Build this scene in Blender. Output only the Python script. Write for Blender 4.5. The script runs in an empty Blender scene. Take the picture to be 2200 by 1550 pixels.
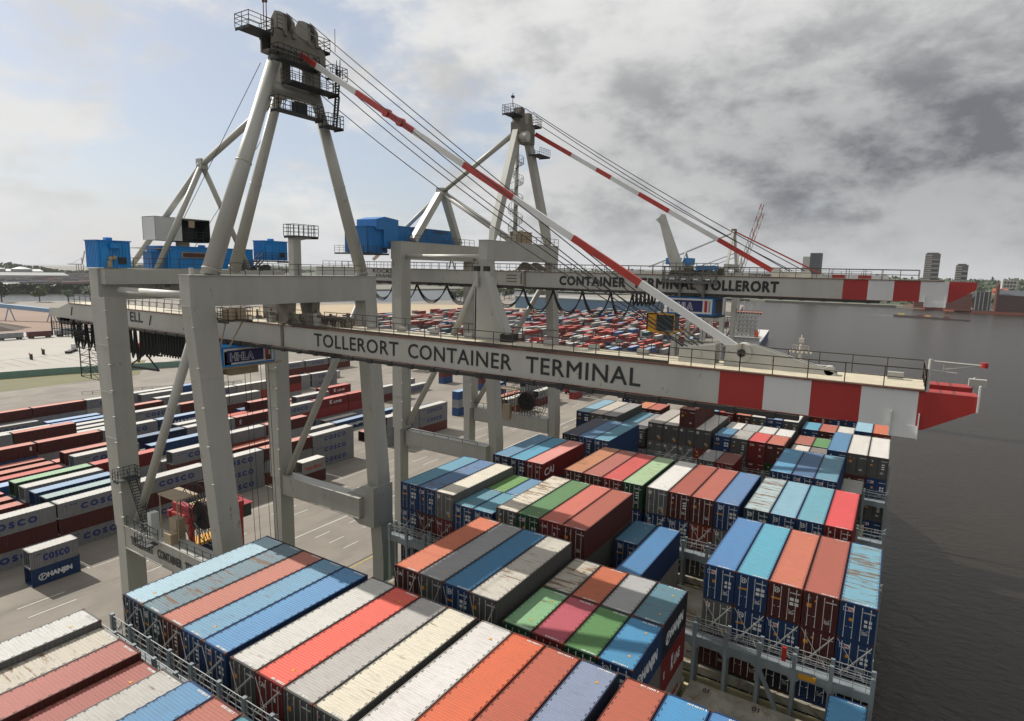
import bpy, bmesh, math, random
from mathutils import Vector, Matrix
from mathutils.bvhtree import BVHTree
random.seed(7)
S = bpy.context.scene
COL = S.collection
Z0 = 46.0            # quay level is z=0; numbers below are relative to the photographer's eye height
PI = math.pi
# ------------------------------------------------------------------ camera
cam_d = bpy.data.cameras.new('camera'); cam = bpy.data.objects.new('camera', cam_d); COL.objects.link(cam)
yaw, pitch, roll = 0.5618, -0.1468, 0.0223
f = Vector((-math.sin(yaw)*math.cos(pitch), math.cos(yaw)*math.cos(pitch), math.sin(pitch)))
r = Vector((math.cos(yaw), math.sin(yaw), 0)); u = r.cross(f)
r2 = r*math.cos(roll)+u*math.sin(roll); u2 = u*math.cos(roll)-r*math.sin(roll)
M = Matrix.Identity(4)
for i in range(3):
    M[i][0] = r2[i]; M[i][1] = u2[i]; M[i][2] = -f[i]
M[2][3] = Z0
cam.matrix_world = M
cam_d.lens = 36*1311.9/2200; cam_d.sensor_width = 36; cam_d.clip_end = 20000; cam_d.clip_start = 0.2
S.camera = cam
S.view_settings.view_transform = 'Standard'; S.view_settings.look = 'None'; S.view_settings.exposure = .22; S.view_settings.gamma = 1
try: S.view_settings.use_curve_mapping = False
except Exception: pass
S.render.resolution_x = 1024; S.render.resolution_y = 721
S.cycles.max_bounces = 5; S.cycles.diffuse_bounces = 2; S.cycles.glossy_bounces = 2; S.cycles.transparent_max_bounces = 4

def lin(c):      # paint chips were read off sunlit surfaces; .8 brings them back to plausible reflectances
    return tuple(.8*((v/255)/12.92 if v/255 <= .04045 else ((v/255+.055)/1.055)**2.4) for v in c)
# ------------------------------------------------------------------ materials
MATS = {}
def nd(nt, t, **kw):
    n = nt.nodes.new(t)
    for k, v in kw.items():
        if k.startswith('i_'): n.inputs[k[2:].replace('_', ' ')].default_value = v
        else: setattr(n, k, v)
    return n
def base_mat(name):
    m = bpy.data.materials.new(name); m.use_nodes = True; nt = m.node_tree
    b = nt.nodes['Principled BSDF']; return m, nt, b
def mix(nt, fac, a, b, mode='MIX'):
    n = nt.nodes.new('ShaderNodeMix'); n.data_type = 'RGBA'; n.blend_type = mode
    L = nt.links
    if hasattr(fac, 'links'): L.new(fac, n.inputs[0])
    else: n.inputs[0].default_value = fac
    for s, v in ((6, a), (7, b)):
        if hasattr(v, 'links'): L.new(v, n.inputs[s])
        else: n.inputs[s].default_value = (v[0], v[1], v[2], 1)
    return n.outputs[2]
def ramp(nt, src, p0, p1, c0=(0,0,0), c1=(1,1,1)):
    n = nt.nodes.new('ShaderNodeValToRGB'); nt.links.new(src, n.inputs[0])
    n.color_ramp.elements[0].position = p0; n.color_ramp.elements[1].position = p1
    n.color_ramp.elements[0].color = (*c0, 1); n.color_ramp.elements[1].color = (*c1, 1)
    return n.outputs[0]
def mapping(nt, src, scale, loc=None):
    n = nt.nodes.new('ShaderNodeMapping'); nt.links.new(src, n.inputs[0]); n.inputs[3].default_value = scale
    if loc is not None: nt.links.new(loc, n.inputs[1])
    return n.outputs[0]
def noise(nt, vec, scale, detail=4, rough=.55, dist=0):
    n = nt.nodes.new('ShaderNodeTexNoise'); nt.links.new(vec, n.inputs[0])
    n.inputs['Scale'].default_value = scale; n.inputs['Detail'].default_value = detail
    n.inputs['Roughness'].default_value = rough; n.inputs['Distortion'].default_value = dist
    return n.outputs[0]
def plain(name, c, rough=.6, metal=0.0, grime=.35, scale=.7, streak=True, rust=0.0):
    if name in MATS: return MATS[name]
    m, nt, b = base_mat(name)
    g = nd(nt, 'ShaderNodeNewGeometry')
    v = mapping(nt, g.outputs[0], (1, 1, .18 if streak else 1))
    n1 = noise(nt, v, scale, 6, .65)
    k = ramp(nt, n1, .3, .75)
    c = lin(c)
    col = mix(nt, k, tuple(x*(1-grime) for x in c), c)
    if rust > 0:
        n2 = noise(nt, mapping(nt, g.outputs[0], (1, 1, .3)), 1.6, 8, .7)
        col = mix(nt, ramp(nt, n2, .66-rust*.2, .72-rust*.12), col, (.16, .06, .025))
    nt.links.new(col, b.inputs['Base Color'])
    b.inputs['Roughness'].default_value = rough; b.inputs['Metallic'].default_value = metal
    MATS[name] = m; return m

def container_mat(kind):
    m, nt, b = base_mat('container_'+kind)
    oi = nd(nt, 'ShaderNodeObjectInfo'); tc = nd(nt, 'ShaderNodeTexCoord'); L = nt.links
    rn = nd(nt, 'ShaderNodeVectorMath', operation='SCALE'); cmb = nd(nt, 'ShaderNodeCombineXYZ')
    for i in range(3): L.new(oi.outputs['Random'], cmb.inputs[i])
    L.new(cmb.outputs[0], rn.inputs[0]); rn.inputs['Scale'].default_value = 61.0
    o = tc.outputs['Object']
    base = oi.outputs['Color']
    if kind == 'roof':
        big = noise(nt, mapping(nt, o, (.5, .16, .5), rn.outputs[0]), 1.3, 5, .6)
        fade = ramp(nt, big, .35, .7)
        col = mix(nt, .07, base, (.5, .48, .45))
        col = mix(nt, fade, mix(nt, .16, base, (.25, .22, .19)), col)
        st = noise(nt, mapping(nt, o, (.4, 6.0, 1), rn.outputs[0]), 2.2, 6, .75)          # streaks across the roof
        col = mix(nt, ramp(nt, st, .50, .74, (0, 0, 0), (.5, .5, .5)), col, (.10, .08, .065))
        dt = noise(nt, mapping(nt, o, (1, 1, 1), rn.outputs[0]), 22, 4, .7)
        col = mix(nt, ramp(nt, dt, .35, .8, (0, 0, 0), (.3, .3, .3)), col, (.08, .07, .06))
        sp = noise(nt, mapping(nt, o, (1, 1, 1), rn.outputs[0]), 6.5, 3, .6)
        col = mix(nt, ramp(nt, sp, .71, .75, (0, 0, 0), (.5, .5, .5)), col, (.07, .05, .04))
        # rust patches, more of them where the object's alpha says so
        r1 = noise(nt, mapping(nt, o, (.42, 2.6, 1), rn.outputs[0]), .8, 10, .7, .25)
        mth = nd(nt, 'ShaderNodeMath', operation='MULTIPLY_ADD'); L.new(oi.outputs['Alpha'], mth.inputs[0]); mth.inputs[1].default_value = .42; mth.inputs[2].default_value = -.20
        sm = nd(nt, 'ShaderNodeMath', operation='ADD'); L.new(r1, sm.inputs[0]); L.new(mth.outputs[0], sm.inputs[1])
        rcol = mix(nt, noise(nt, o, 9, 4, .7), (.028, .02, .014), (.24, .12, .045))
        col = mix(nt, ramp(nt, sm.outputs[0], .5, .57, (0, 0, 0), (.88, .88, .88)), col, rcol)
        b.inputs['Roughness'].default_value = .55
    else:
        st = noise(nt, mapping(nt, o, (3, 3, .35), rn.outputs[0]), 1.5, 6, .65)
        col = mix(nt, ramp(nt, st, .35, .75), mix(nt, .38, base, (.05, .045, .04)), base)
        r1 = noise(nt, mapping(nt, o, (1.5, 1.5, .7), rn.outputs[0]), 1.6, 9, .75)
        col = mix(nt, ramp(nt, r1, .66, .7, (0, 0, 0), (.7, .7, .7)), col, (.14, .06, .03))
        b.inputs['Roughness'].default_value = .5
    L.new(col, b.inputs['Base Color'])
    b.inputs['Specular IOR Level'].default_value = .2
    return m
M_BODY = container_mat('body'); M_ROOF = container_mat('roof')
M_ROD = plain('galvanised_steel', (176, 176, 172), .5, .1, .25)
M_CAST = plain('corner_casting_rust', (95, 52, 38), .8, 0, .4)
M_WMARK = plain('white_marking', (225, 224, 220), .6, 0, .1)
M_CGREY = plain('crane_grey', (180, 179, 170), .5, 0, .2, .5, True, .16)
M_CGREY2 = plain('crane_grey_pale', (190, 189, 180), .5, 0, .18, .4, True, .16)
M_DARK = plain('dark_greasy_steel', (48, 47, 44), .7, 0, .4)
M_RAIL = plain('weathered_railing', (92, 82, 72), .7, .2, .35, 2)
M_RAILG = plain('dark_grey_railing', (70, 74, 76), .7, .2, .3, 2)
M_RUSTEDGE = plain('rusty_flange', (112, 60, 44), .85, 0, .45, 2)
M_DECK = plain('cream_walkway', (206, 196, 172), .7, 0, .25, 1.2, False, .12)
M_RED = plain('crane_red', (172, 42, 36), .45, 0, .18, .6)
M_WHITE = plain('crane_white', (222, 222, 220), .45, 0, .12, .6)
M_STAYRED = plain('stay_red', (186, 52, 40), .45, 0, .25, 1.0)
M_BLUE = plain('house_blue', (22, 146, 226), .45, 0, .2, .6)
M_BLUE2 = plain('house_blue_dark', (30, 122, 192), .5, 0, .25, .6)
M_NAVY = plain('sign_navy', (18, 26, 92), .5, 0, .1)
M_LETTER = plain('letter_black', (34, 36, 38), .6, 0, .2, 3)
M_LETBLUE = plain('letter_blue', (32, 48, 116), .6, 0, .1)
M_LETWHITE = plain('letter_white', (226, 228, 230), .6, 0, .1)
M_LETRED = plain('letter_red', (186, 40, 36), .6, 0, .1)
M_CABLE = plain('black_cable', (26, 26, 27), .6, 0, .2)
M_ROPE = plain('steel_rope', (52, 54, 58), .6, .3, .2)
M_YELLOW = plain('cab_yellow', (222, 160, 20), .5, 0, .25)
M_GLASS = plain('dark_glass', (30, 42, 46), .08, 0, .1)
M_CYAN = plain('pale_glass', (130, 170, 165), .1, 0, .1)
M_SHEET = plain('white_sheeting', (214, 216, 214), .5, 0, .12, 1)
M_TAN = plain('plywood_tan', (178, 160, 132), .7, 0, .25, 1)
M_ORANGE = plain('orange_paint', (226, 92, 32), .5, 0, .2)
M_SHIPGREY = plain('bridge_grey', (136, 146, 150), .55, 0, .3, .8, True, .12)
M_SHIPDECK = plain('ship_deck_green', (44, 84, 60), .7, 0, .35, .8, False, .2)
M_HULL = plain('ship_hull_green', (34, 74, 58), .5, 0, .2, .4)
M_TIRE = plain('tyre_black', (30, 30, 30), .9, 0, .2)
M_STRADRED = plain('straddle_red', (164, 30, 34), .5, 0, .25)

def hatch_mat():
    m, nt, b = base_mat('hatch_cover_paint'); g = nd(nt, 'ShaderNodeNewGeometry')
    n1 = noise(nt, g.outputs[0], .5, 8, .6); n2 = noise(nt, mapping(nt, g.outputs[0], (1, .5, 1)), .55, 12, .78, .8)
    col = mix(nt, ramp(nt, n1, .3, .7), lin((126, 124, 110)), lin((176, 172, 156)))
    col = mix(nt, ramp(nt, n2, .5, .62, (0,0,0), (.85,)*3), col, (.16, .08, .035))
    nt.links.new(col, b.inputs['Base Color']); b.inputs['Roughness'].default_value = .75
    return m
M_HATCH = hatch_mat()
M_COAM = plain('coaming_cream', (196, 186, 142), .7, 0, .3, 1, False, .2)

# ------------------------------------------------------------------ mesh builder (world coordinates, eye-level z)
class MB:
    def __init__(s): s.v = []; s.f = []; s.m = []
    def add(s, vs, fs, mi=0):
        n = len(s.v); s.v += [tuple(v) for v in vs]
        s.f += [tuple(i+n for i in q) for q in fs]; s.m += [mi]*len(fs); return s
    def box(s, x0, x1, y0, y1, z0, z1, mi=0):
        return s.add([(x0,y0,z0),(x1,y0,z0),(x1,y1,z0),(x0,y1,z0),(x0,y0,z1),(x1,y0,z1),(x1,y1,z1),(x0,y1,z1)],
                     [(0,3,2,1),(4,5,6,7),(0,1,5,4),(1,2,6,5),(2,3,7,6),(3,0,4,7)], mi)
    def hexa(s, bot, top, mi=0):     # two quads, same winding (ccw from above)
        return s.add(list(bot)+list(top), [(0,3,2,1),(4,5,6,7),(0,1,5,4),(1,2,6,5),(2,3,7,6),(3,0,4,7)], mi)
    def tube(s, a, b, r0, r1=None, n=10, mi=0, cap=True):
        r1 = r0 if r1 is None else r1
        a = Vector(a); b = Vector(b); d = (b-a).normalized()
        k = Vector((0,0,1)) if abs(d.z) < .95 else Vector((1,0,0))
        p = d.cross(k).normalized(); q = d.cross(p)
        vs = []
        for c, rr in ((a, r0), (b, r1)):
            for i in range(n):
                t = 2*PI*i/n; vs.append(c+p*math.cos(t)*rr+q*math.sin(t)*rr)
        fs = [(i, (i+1) % n, n+(i+1) % n, n+i) for i in range(n)]
        if cap: fs += [tuple(range(n))[::-1], tuple(range(n, 2*n))]
        return s.add(vs, fs, mi)
    def bar(s, a, b, w, h=None, mi=0):   # rectangular bar, w horizontal, h other
        h = w if h is None else h
        a = Vector(a); b = Vector(b); d = (b-a).normalized()
        k = Vector((0,0,1)) if abs(d.z) < .99 else Vector((0,1,0))
        p = d.cross(k).normalized()*w/2; q = p.cross(d).normalized()*h/2
        vs = [a-p-q, a+p-q, a+p+q, a-p+q, b-p-q, b+p-q, b+p+q, b-p+q]
        return s.add(vs, [(0,3,2,1),(4,5,6,7),(0,1,5,4),(1,2,6,5),(2,3,7,6),(3,0,4,7)], mi)
    def path(s, pts, r, n=6, mi=0):
        for a, b in zip(pts, pts[1:]): s.tube(a, b, r, r, n, mi, False)
        return s
    def prism(s, poly, axis, a, b, mi=0):   # polygon extruded along axis ('x','y','z') from a to b
        def P(p, t): return {'x': (t, p[0], p[1]), 'y': (p[0], t, p[1]), 'z': (p[0], p[1], t)}[axis]
        n = len(poly); vs = [P(p, a) for p in poly]+[P(p, b) for p in poly]
        return s.add(vs, [tuple(range(n)), tuple(range(2*n-1, n-1, -1))]+[(i, n+i, n+(i+1) % n, (i+1) % n) for i in range(n)], mi)
    def rail(s, pts, h=1.1, step=1.8, r=.028, mids=(.5,), kick=False):
        for a, b in zip(pts, pts[1:]):
            a = Vector(a); b = Vector(b); L = (b-a).length; n = max(1, round(L/step))
            for i in range(n+1):
                p = a.lerp(b, i/n); s.bar(p, p+Vector((0,0,h)), r*1.8, r*1.8)
            s.bar(a+Vector((0,0,h)), b+Vector((0,0,h)), r*2, r*2)
            for k in mids: s.bar(a+Vector((0,0,h*k)), b+Vector((0,0,h*k)), r*1.5, r*1.5)
            if kick: s.bar(a+Vector((0,0,.1)), b+Vector((0,0,.1)), .02, .2)
        return s
    def mesh(s, name, mats, off=(0,0,0), smooth=False):
        me = bpy.data.meshes.new(name)
        me.from_pydata([(v[0]-off[0], v[1]-off[1], v[2]-off[2]) for v in s.v], [], s.f)
        for m in (mats if isinstance(mats, (list, tuple)) else [mats]): me.materials.append(m)
        if any(s.m): me.polygons.foreach_set('material_index', s.m)
        me.validate(); me.update()
        bm = bmesh.new(); bm.from_mesh(me); bmesh.ops.recalc_face_normals(bm, faces=bm.faces); bm.to_mesh(me); bm.free()
        if smooth: me.polygons.foreach_set('use_smooth', [True]*len(me.polygons)); me.update()
        return me
    def build(s, name, mats, parent=None, smooth=False):
        off = LOC[parent] if parent is not None else (0, 0, 0)
        me = s.mesh(name, mats, (off[0], off[1], off[2]), smooth)
        o = bpy.data.objects.new(name, me); COL.objects.link(o)
        if parent is not None: o.parent = parent; LOC[o] = off
        else: o.location = (0, 0, Z0)
        return o
LOC = {}     # world origin (eye-level z) of every root and part
def tag(o, label=None, cat=None, group=None, kind=None):
    if label: o['label'] = label
    if cat: o['category'] = cat
    if group: o['group'] = group
    if kind: o['kind'] = kind
    return o
def root(name, loc, label, cat, group=None, rz=0):
    o = bpy.data.objects.new(name, None); COL.objects.link(o); o.empty_display_size = .5
    o.location = (loc[0], loc[1], loc[2]+Z0); o.rotation_euler = (0, 0, rz)
    LOC[o] = tuple(loc); return tag(o, label, cat, group)
def struct(o): o['kind'] = 'structure'; return o

# text as a thin mesh.  face: '-Y' reads along +X, '+X' reads along +Y, 'T' lies flat reading along +X
TXT = {}
def text_mesh(t, spacing=1.0):
    key = (t, spacing)
    if key in TXT: return TXT[key]
    cu = bpy.data.curves.new('lettering', 'FONT'); cu.body = t; cu.size = 1; cu.space_character = spacing
    cu.resolution_u = 3
    o = bpy.data.objects.new('tmp', cu); COL.objects.link(o); bpy.context.view_layer.update()
    me = bpy.data.meshes.new_from_object(o.evaluated_get(bpy.context.evaluated_depsgraph_get()))
    bpy.data.objects.remove(o)
    vs = [v.co.copy() for v in me.vertices]; fs = [tuple(p.vertices) for p in me.polygons]
    x0 = min(v.x for v in vs); x1 = max(v.x for v in vs); y0 = min(v.y for v in vs); y1 = max(v.y for v in vs)
    TXT[key] = ([((v.x-x0)/(x1-x0), (v.y-y0)/(y1-y0)) for v in vs], fs); return TXT[key]
def put_text(mb, t, face, p, w, h, bold=0, outline=0, spacing=1.0, mi=0, lift=.03):
    vs, fs = text_mesh(t, spacing); x, y, z = p
    bd = bold*h*1.3      # heavier strokes: shifted copies, each a hair in front of the last
    sh = [(0, 0)] if bold <= 0 else [(0, 0), (bd, 0), (-bd, 0), (0, bd), (0, -bd), (bd*.7, bd*.7), (-bd*.7, bd*.7), (bd*.7, -bd*.7), (-bd*.7, -bd*.7)]
    l0 = lift
    for i, (sa, sb) in enumerate(sh):
        lift = l0+i*.0012
        if face == '-Y': V = [(x+a*w+sa, y-lift, z+b*h+sb) for a, b in vs]
        elif face == '+X': V = [(x+lift, y+a*w+sa, z+b*h+sb) for a, b in vs]
        elif face == '+XV': V = [(x+lift, y+b*h+sa, z-a*w+sb) for a, b in vs]
        else: V = [(x+a*w+sa, y+b*h+sb, z+lift) for a, b in vs]
        mb.add(V, fs, mi)
    return mb
HAZE = 0.00004
# ------------------------------------------------------------------ sky with broken cloud, one sun
SUN_DIR = Vector((1.1, .05, -1.0)).normalized()
w = bpy.data.worlds.new('World'); S.world = w; w.use_nodes = True
nt = w.node_tree; L = nt.links; bg = nt.nodes['Background']
sky = nd(nt, 'ShaderNodeTexSky', sky_type='NISHITA'); sky.sun_disc = False
sky.sun_elevation = math.radians(42.2); sky.sun_rotation = math.atan2(-1.1, -.05)
sky.air_density = 1.0; sky.dust_density = 1.6
tc = nd(nt, 'ShaderNodeTexCoord'); dirv = tc.outputs['Generated']
sep = nd(nt, 'ShaderNodeSeparateXYZ'); L.new(dirv, sep.inputs[0])
def mth(op, a, b=None, c=None, clamp=False):
    n = nd(nt, 'ShaderNodeMath', operation=op); n.use_clamp = clamp
    for i, v in enumerate((a, b, c)):
        if v is None: continue
        if hasattr(v, 'links'): L.new(v, n.inputs[i])
        else: n.inputs[i].default_value = v
    return n.outputs[0]
def blob(d, r0, r1):      # soft patch of sky around a direction, 1 inside
    n = nd(nt, 'ShaderNodeVectorMath', operation='DISTANCE'); L.new(dirv, n.inputs[0]); n.inputs[1].default_value = d
    mr = nd(nt, 'ShaderNodeMapRange', interpolation_type='SMOOTHSTEP'); L.new(n.outputs['Value'], mr.inputs[0])
    mr.inputs[1].default_value = r0; mr.inputs[2].default_value = r1; mr.inputs[3].default_value = 1; mr.inputs[4].default_value = 0
    return mr.outputs[0]
def smooth(src, a, b_, c=0, d=1):
    mr = nd(nt, 'ShaderNodeMapRange', interpolation_type='SMOOTHSTEP'); L.new(src, mr.inputs[0])
    for i, v in enumerate((a, b_, c, d)): mr.inputs[i+1].default_value = v
    return mr.outputs[0]
zz = mth('ADD', mth('MAXIMUM', sep.outputs[2], 0.0), .22)
cmb = nd(nt, 'ShaderNodeCombineXYZ')
L.new(mth('DIVIDE', sep.outputs[0], zz), cmb.inputs[0]); L.new(mth('DIVIDE', sep.outputs[1], zz), cmb.inputs[1]); L.new(mth('MULTIPLY', sep.outputs[2], 3.0), cmb.inputs[2])
uv = cmb.outputs[0]
n_big = noise(nt, uv, .95, 14, .56, .2)
n_det = noise(nt, mapping(nt, dirv, (1, 1, 2.0)), 5.5, 15, .60, .1)
cov = mth('ADD', mth('MULTIPLY', n_big, .56), mth('MULTIPLY', n_det, .44))
cov = mth('ADD', cov, smooth(sep.outputs[0], -.70, -.34, 0, .17))
cov = mth('ADD', cov, mth('MULTIPLY', blob((-.94, .33, .12), .04, .22), .07))
cov = mth('SUBTRACT', cov, mth('MULTIPLY', blob((-.83, .50, .20), .04, .32), .03))
mask = smooth(cov, .47, .585)
# where the cloud base is heavy: a wide low band on the right, ragged by noise
wn = noise(nt, mapping(nt, dirv, (1, 1, 2.6)), 2.6, 12, .58, .3)
wob = mth('MULTIPLY', mth('SUBTRACT', wn, .5), .9)
def rag(d, r0, r1, amp):
    n = nd(nt, 'ShaderNodeVectorMath', operation='MULTIPLY'); L.new(dirv, n.inputs[0]); n.inputs[1].default_value = (.62, 1, 2.3)
    n2 = nd(nt, 'ShaderNodeVectorMath', operation='DISTANCE'); L.new(n.outputs[0], n2.inputs[0]); n2.inputs[1].default_value = (d[0]*.62, d[1], d[2]*2.3)
    return smooth(mth('ADD', n2.outputs['Value'], mth('MULTIPLY', wob, amp)), r0, r1, 1, 0)
dk = rag((.06, .97, .165), .0, .62, .16)
dk = mth('MAXIMUM', dk, mth('MULTIPLY', rag((-.30, .93, .20), .0, .26, .5), .34))
dk = mth('MAXIMUM', dk, mth('MULTIPLY', blob((.60, .76, .25), .2, .8), .8))
n_a = noise(nt, mapping(nt, dirv, (1, 1, 2.0)), 4.2, 15, .55, .12)
n_b = noise(nt, mapping(nt, dirv, (1, 1, 1.8)), 11, 12, .62, .1)
tex = mth('ADD', mth('MULTIPLY', n_a, .65), mth('MULTIPLY', n_b, .35))
billow = smooth(tex, .42, .62)
lefty = smooth(sep.outputs[0], -.85, -.40, .55, 1.0)
shade = mth('ADD', mth('MULTIPLY', billow, mth('MULTIPLY', lefty, .40)), mth('MULTIPLY', dk, mth('ADD', mth('MULTIPLY', billow, .12), .60)), None, True)
K = 10.0
cl = mix(nt, shade, (.90*K, .90*K, .89*K), (.20*K, .208*K, .23*K))
thin = mix(nt, .45, sky.outputs[0], (.80*K, .87*K, 1.0*K))
skyc = mix(nt, mask, thin, cl)
# milky band toward the horizon
hz = nd(nt, 'ShaderNodeMapRange', interpolation_type='SMOOTHSTEP'); L.new(sep.outputs[2], hz.inputs[0])
hz.inputs[1].default_value = 0; hz.inputs[2].default_value = .12; hz.inputs[3].default_value = .6; hz.inputs[4].default_value = 0
hc = mix(nt, dk, (.76*K, .77*K, .80*K), (.31*K, .315*K, .33*K))
skyc = mix(nt, hz.outputs[0], skyc, hc)
# the ground side of the sphere stays dark
gm = nd(nt, 'ShaderNodeMapRange'); L.new(sep.outputs[2], gm.inputs[0]); gm.inputs[1].default_value = -.02; gm.inputs[2].default_value = -.005
skyc = mix(nt, gm.outputs[0], (.6, .6, .6), skyc)
L.new(skyc, bg.inputs[0]); bg.inputs[1].default_value = .076
sl = bpy.data.lights.new('sun', 'SUN'); sl.energy = 5.0; sl.angle = math.radians(.6); sl.color = (1, .955, .88)
so = bpy.data.objects.new('sun', sl); COL.objects.link(so); so.rotation_euler = SUN_DIR.to_track_quat('-Z', 'Y').to_euler(); so.location = (-100, 0, 150)

# ------------------------------------------------------------------ water and ground
def water_mat():
    m, nt, b = base_mat('river_water'); g = nd(nt, 'ShaderNodeNewGeometry'); P = g.outputs[0]
    n1 = noise(nt, mapping(nt, P, (1, 1.6, 1)), .55, 6, .62, .3); n2 = noise(nt, mapping(nt, P, (1, 1, 1)), .035, 4, .6, .5)
    n3 = noise(nt, mapping(nt, P, (1, 1.5, 1)), .09, 8, .7, .4)
    col = mix(nt, n2, (.012, .0098, .0066), (.024, .0185, .0125))
    nt.links.new(col, b.inputs['Base Color']); b.inputs['Roughness'].default_value = .22; b.inputs['IOR'].default_value = 1.33
    ad = nd(nt, 'ShaderNodeMath', operation='ADD'); nt.links.new(n1, ad.inputs[0]); nt.links.new(n3, ad.inputs[1])
    bp = nd(nt, 'ShaderNodeBump'); nt.links.new(ad.outputs[0], bp.inputs['Height']); bp.inputs['Strength'].default_value = 1; bp.inputs['Distance'].default_value = .42
    nt.links.new(bp.outputs[0], b.inputs['Normal']); return m
M_WATER = water_mat()
def ground_mat(name, c1, c2, sc=.05, fine=1.2, stain=.25, bumpy=False):
    m, nt, b = base_mat(name); g = nd(nt, 'ShaderNodeNewGeometry'); P = g.outputs[0]
    a = noise(nt, P, sc, 8, .65, .5); d = noise(nt, P, fine, 6, .7)
    col = mix(nt, ramp(nt, a, .3, .7), lin(c1), lin(c2))
    s = noise(nt, mapping(nt, P, (1, .12, 1)), .35, 8, .65)
    col = mix(nt, ramp(nt, s, .5, .8, (0,0,0), (stain,)*3), col, (.05, .045, .04))
    col = mix(nt, mth2(nt, d, .35), col, (.1, .09, .08))
    nt.links.new(col, b.inputs['Base Color']); b.inputs['Roughness'].default_value = .9
    return m
def mth2(nt, src, k):
    n = nd(nt, 'ShaderNodeMath', operation='MULTIPLY'); nt.links.new(src, n.inputs[0]); n.inputs[1].default_value = k; return n.outputs[0]
M_ASPH = ground_mat('terminal_paving', (122, 115, 106), (154, 146, 134), .06, 1.2, .55)
M_SAND = ground_mat('sandy_ground', (192, 170, 138), (176, 158, 128), .02, .6, .15)
M_GRASS = ground_mat('rough_grass', (96, 100, 62), (130, 122, 78), .03, .8, .2)
M_LOT = ground_mat('pale_concrete_lot', (176, 170, 160), (190, 186, 178), .02, .5, .15)
M_LAND = ground_mat('distant_land', (104, 106, 92), (128, 122, 108), .01, .1, .1)
M_WOOD = ground_mat('distant_woodland', (52, 66, 44), (74, 86, 58), .02, .12, .1)
M_EARTH = ground_mat('brown_earth', (136, 108, 92), (150, 122, 100), .02, .3, .2)
def sheet(name, pts, z, m, thick=0, kind='structure'):
    mb = MB()
    if thick: mb.prism(pts, 'z', z-thick, z)
    else: mb.add([(x, y, z) for x, y in pts], [tuple(range(len(pts)))])
    o = mb.build(name, m); o['kind'] = kind; return o
WL = -51.0; GL = -46.0
sheet('water', [(-6000,-1500),(5000,-1500),(5000,9000),(-6000,9000)], WL, M_WATER)
T1 = [(-48.6,-300),(-48.6,215),(-62,262),(-86,355),(-140,640),(-205,1000),(-330,1240),(-470,1240),(-610,1000),(-560,760),(-575,600),(-640,500),(-800,430),(-815,255),(-830,-300)]
sheet('terminal_ground', T1, GL, M_ASPH, 8)
sheet('quay_apron', [(-48.6,-300),(-48.6,215),(-57,215),(-57,-300)], GL+.004, ground_mat('apron_concrete', (136,128,114), (156,147,131), .06, 1.2, .5), 0)
sheet('sand_flat', [(-350,215),(-250,330),(-330,640),(-480,640),(-560,560),(-600,430),(-420,215)], GL+.02, M_SAND)
sheet('rail_yard_ground', [(-800,-100),(-800,255),(-480,225),(-440,-100)], GL+.01, M_EARTH)
sheet('lorry_park', [(-460,60),(-480,300),(-300,190),(-255,60)], GL+.016, M_LOT)
sheet('grass_strip', [(-262,60),(-262,128),(-300,150),(-292,60)], GL+.024, M_GRASS)
sheet('far_shore', [(-1120,-400),(-1140,358),(-1000,800),(-880,1500),(-900,1700),(-600,2300),(-300,3200),(-6000,9000),(-6000,-400)], WL+3, M_LAND, 4)
sheet('north_shore', [(-1500,2400),(-600,1500),(-224,1282),(-5,1292),(100,1226),(170,1224),(800,1160),(5000,1100),(5000,9000),(-1500,9000)], WL+4, M_LAND, 5)
# low wooded hills that close the horizon
def hills(name, x0, x1, y, zt, seed, m):
    rnd = random.Random(seed); mb = MB(); n = 160; top = []
    h = 0
    for i in range(n+1):
        h = h*.8+rnd.uniform(-1, 1)*1.7; top.append(h)
    for i in range(n):
        a = x0+(x1-x0)*i/n; b = x0+(x1-x0)*(i+1)/n
        ya = y(a); yb = y(b)
        mb.add([(a,ya,-48),(b,yb,-48),(b,yb+90,zt+top[i+1]),(a,ya+90,zt+top[i]),(a,ya+900,zt+top[i]+6),(b,yb+900,zt+top[i+1]+6),(b,yb+1600,-48),(a,ya+1600,-48)],
               [(0,1,2,3),(3,2,5,4),(4,5,6,7)])
    o = mb.build(name, m); o['kind'] = 'structure'; return o
hills('far_hills', -6000, -900, lambda x: 2600+(x+6000)*.25, -12, 3, M_WOOD)
hills('north_hills', -1500, 4000, lambda x: 2500, -4, 5, M_WOOD)
sheet('north_slope', [(-2200,1300),(3000,1300),(3000,2500),(-2200,2500)], 0, M_WOOD)
for v in bpy.data.objects['north_slope'].data.vertices: v.co.z = -47.6 if v.co.y < 1400 else -47+1200*.034
# paving lines
mb = MB()
def dash(x, y0, y1, w=.16): mb.box(x-w/2, x+w/2, y0, y1, GL+.01, GL+.018)
for x in (-80.5, -77.0, -73.6, -70.2):
    y = -10
    while y < 200:
        if not (x == -70.2): dash(x, y, y+3.2)
        y += 7.6
for x in (-95.0, -91.5):
    y = 3
    while y < 200: dash(x, y, y+5.5); y += 13
dash(-83.2, 62, 230, .22); dash(-99.5, 40, 240, .12)
for k in range(9): mb.box(-108, -99.5, 39.6+12.45*k-.07, 39.6+12.45*k+.07, GL+.01, GL+.018)
o = mb.build('lane_markings', plain('lane_white', (222, 220, 212), .8, 0, .3, 2, False)); struct(o)
mb = MB(); dash(-67.6, -20, 210, .22)
struct(mb.build('yellow_quay_line', plain('lane_yellow', (206, 178, 70), .8, 0, .3, 2, False)))
mb = MB()
for x in (-52.0, -68.2): mb.box(x-.06, x+.06, -100, 210, GL+.0, GL+.03)
struct(mb.build('crane_rails', M_DARK))
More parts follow.
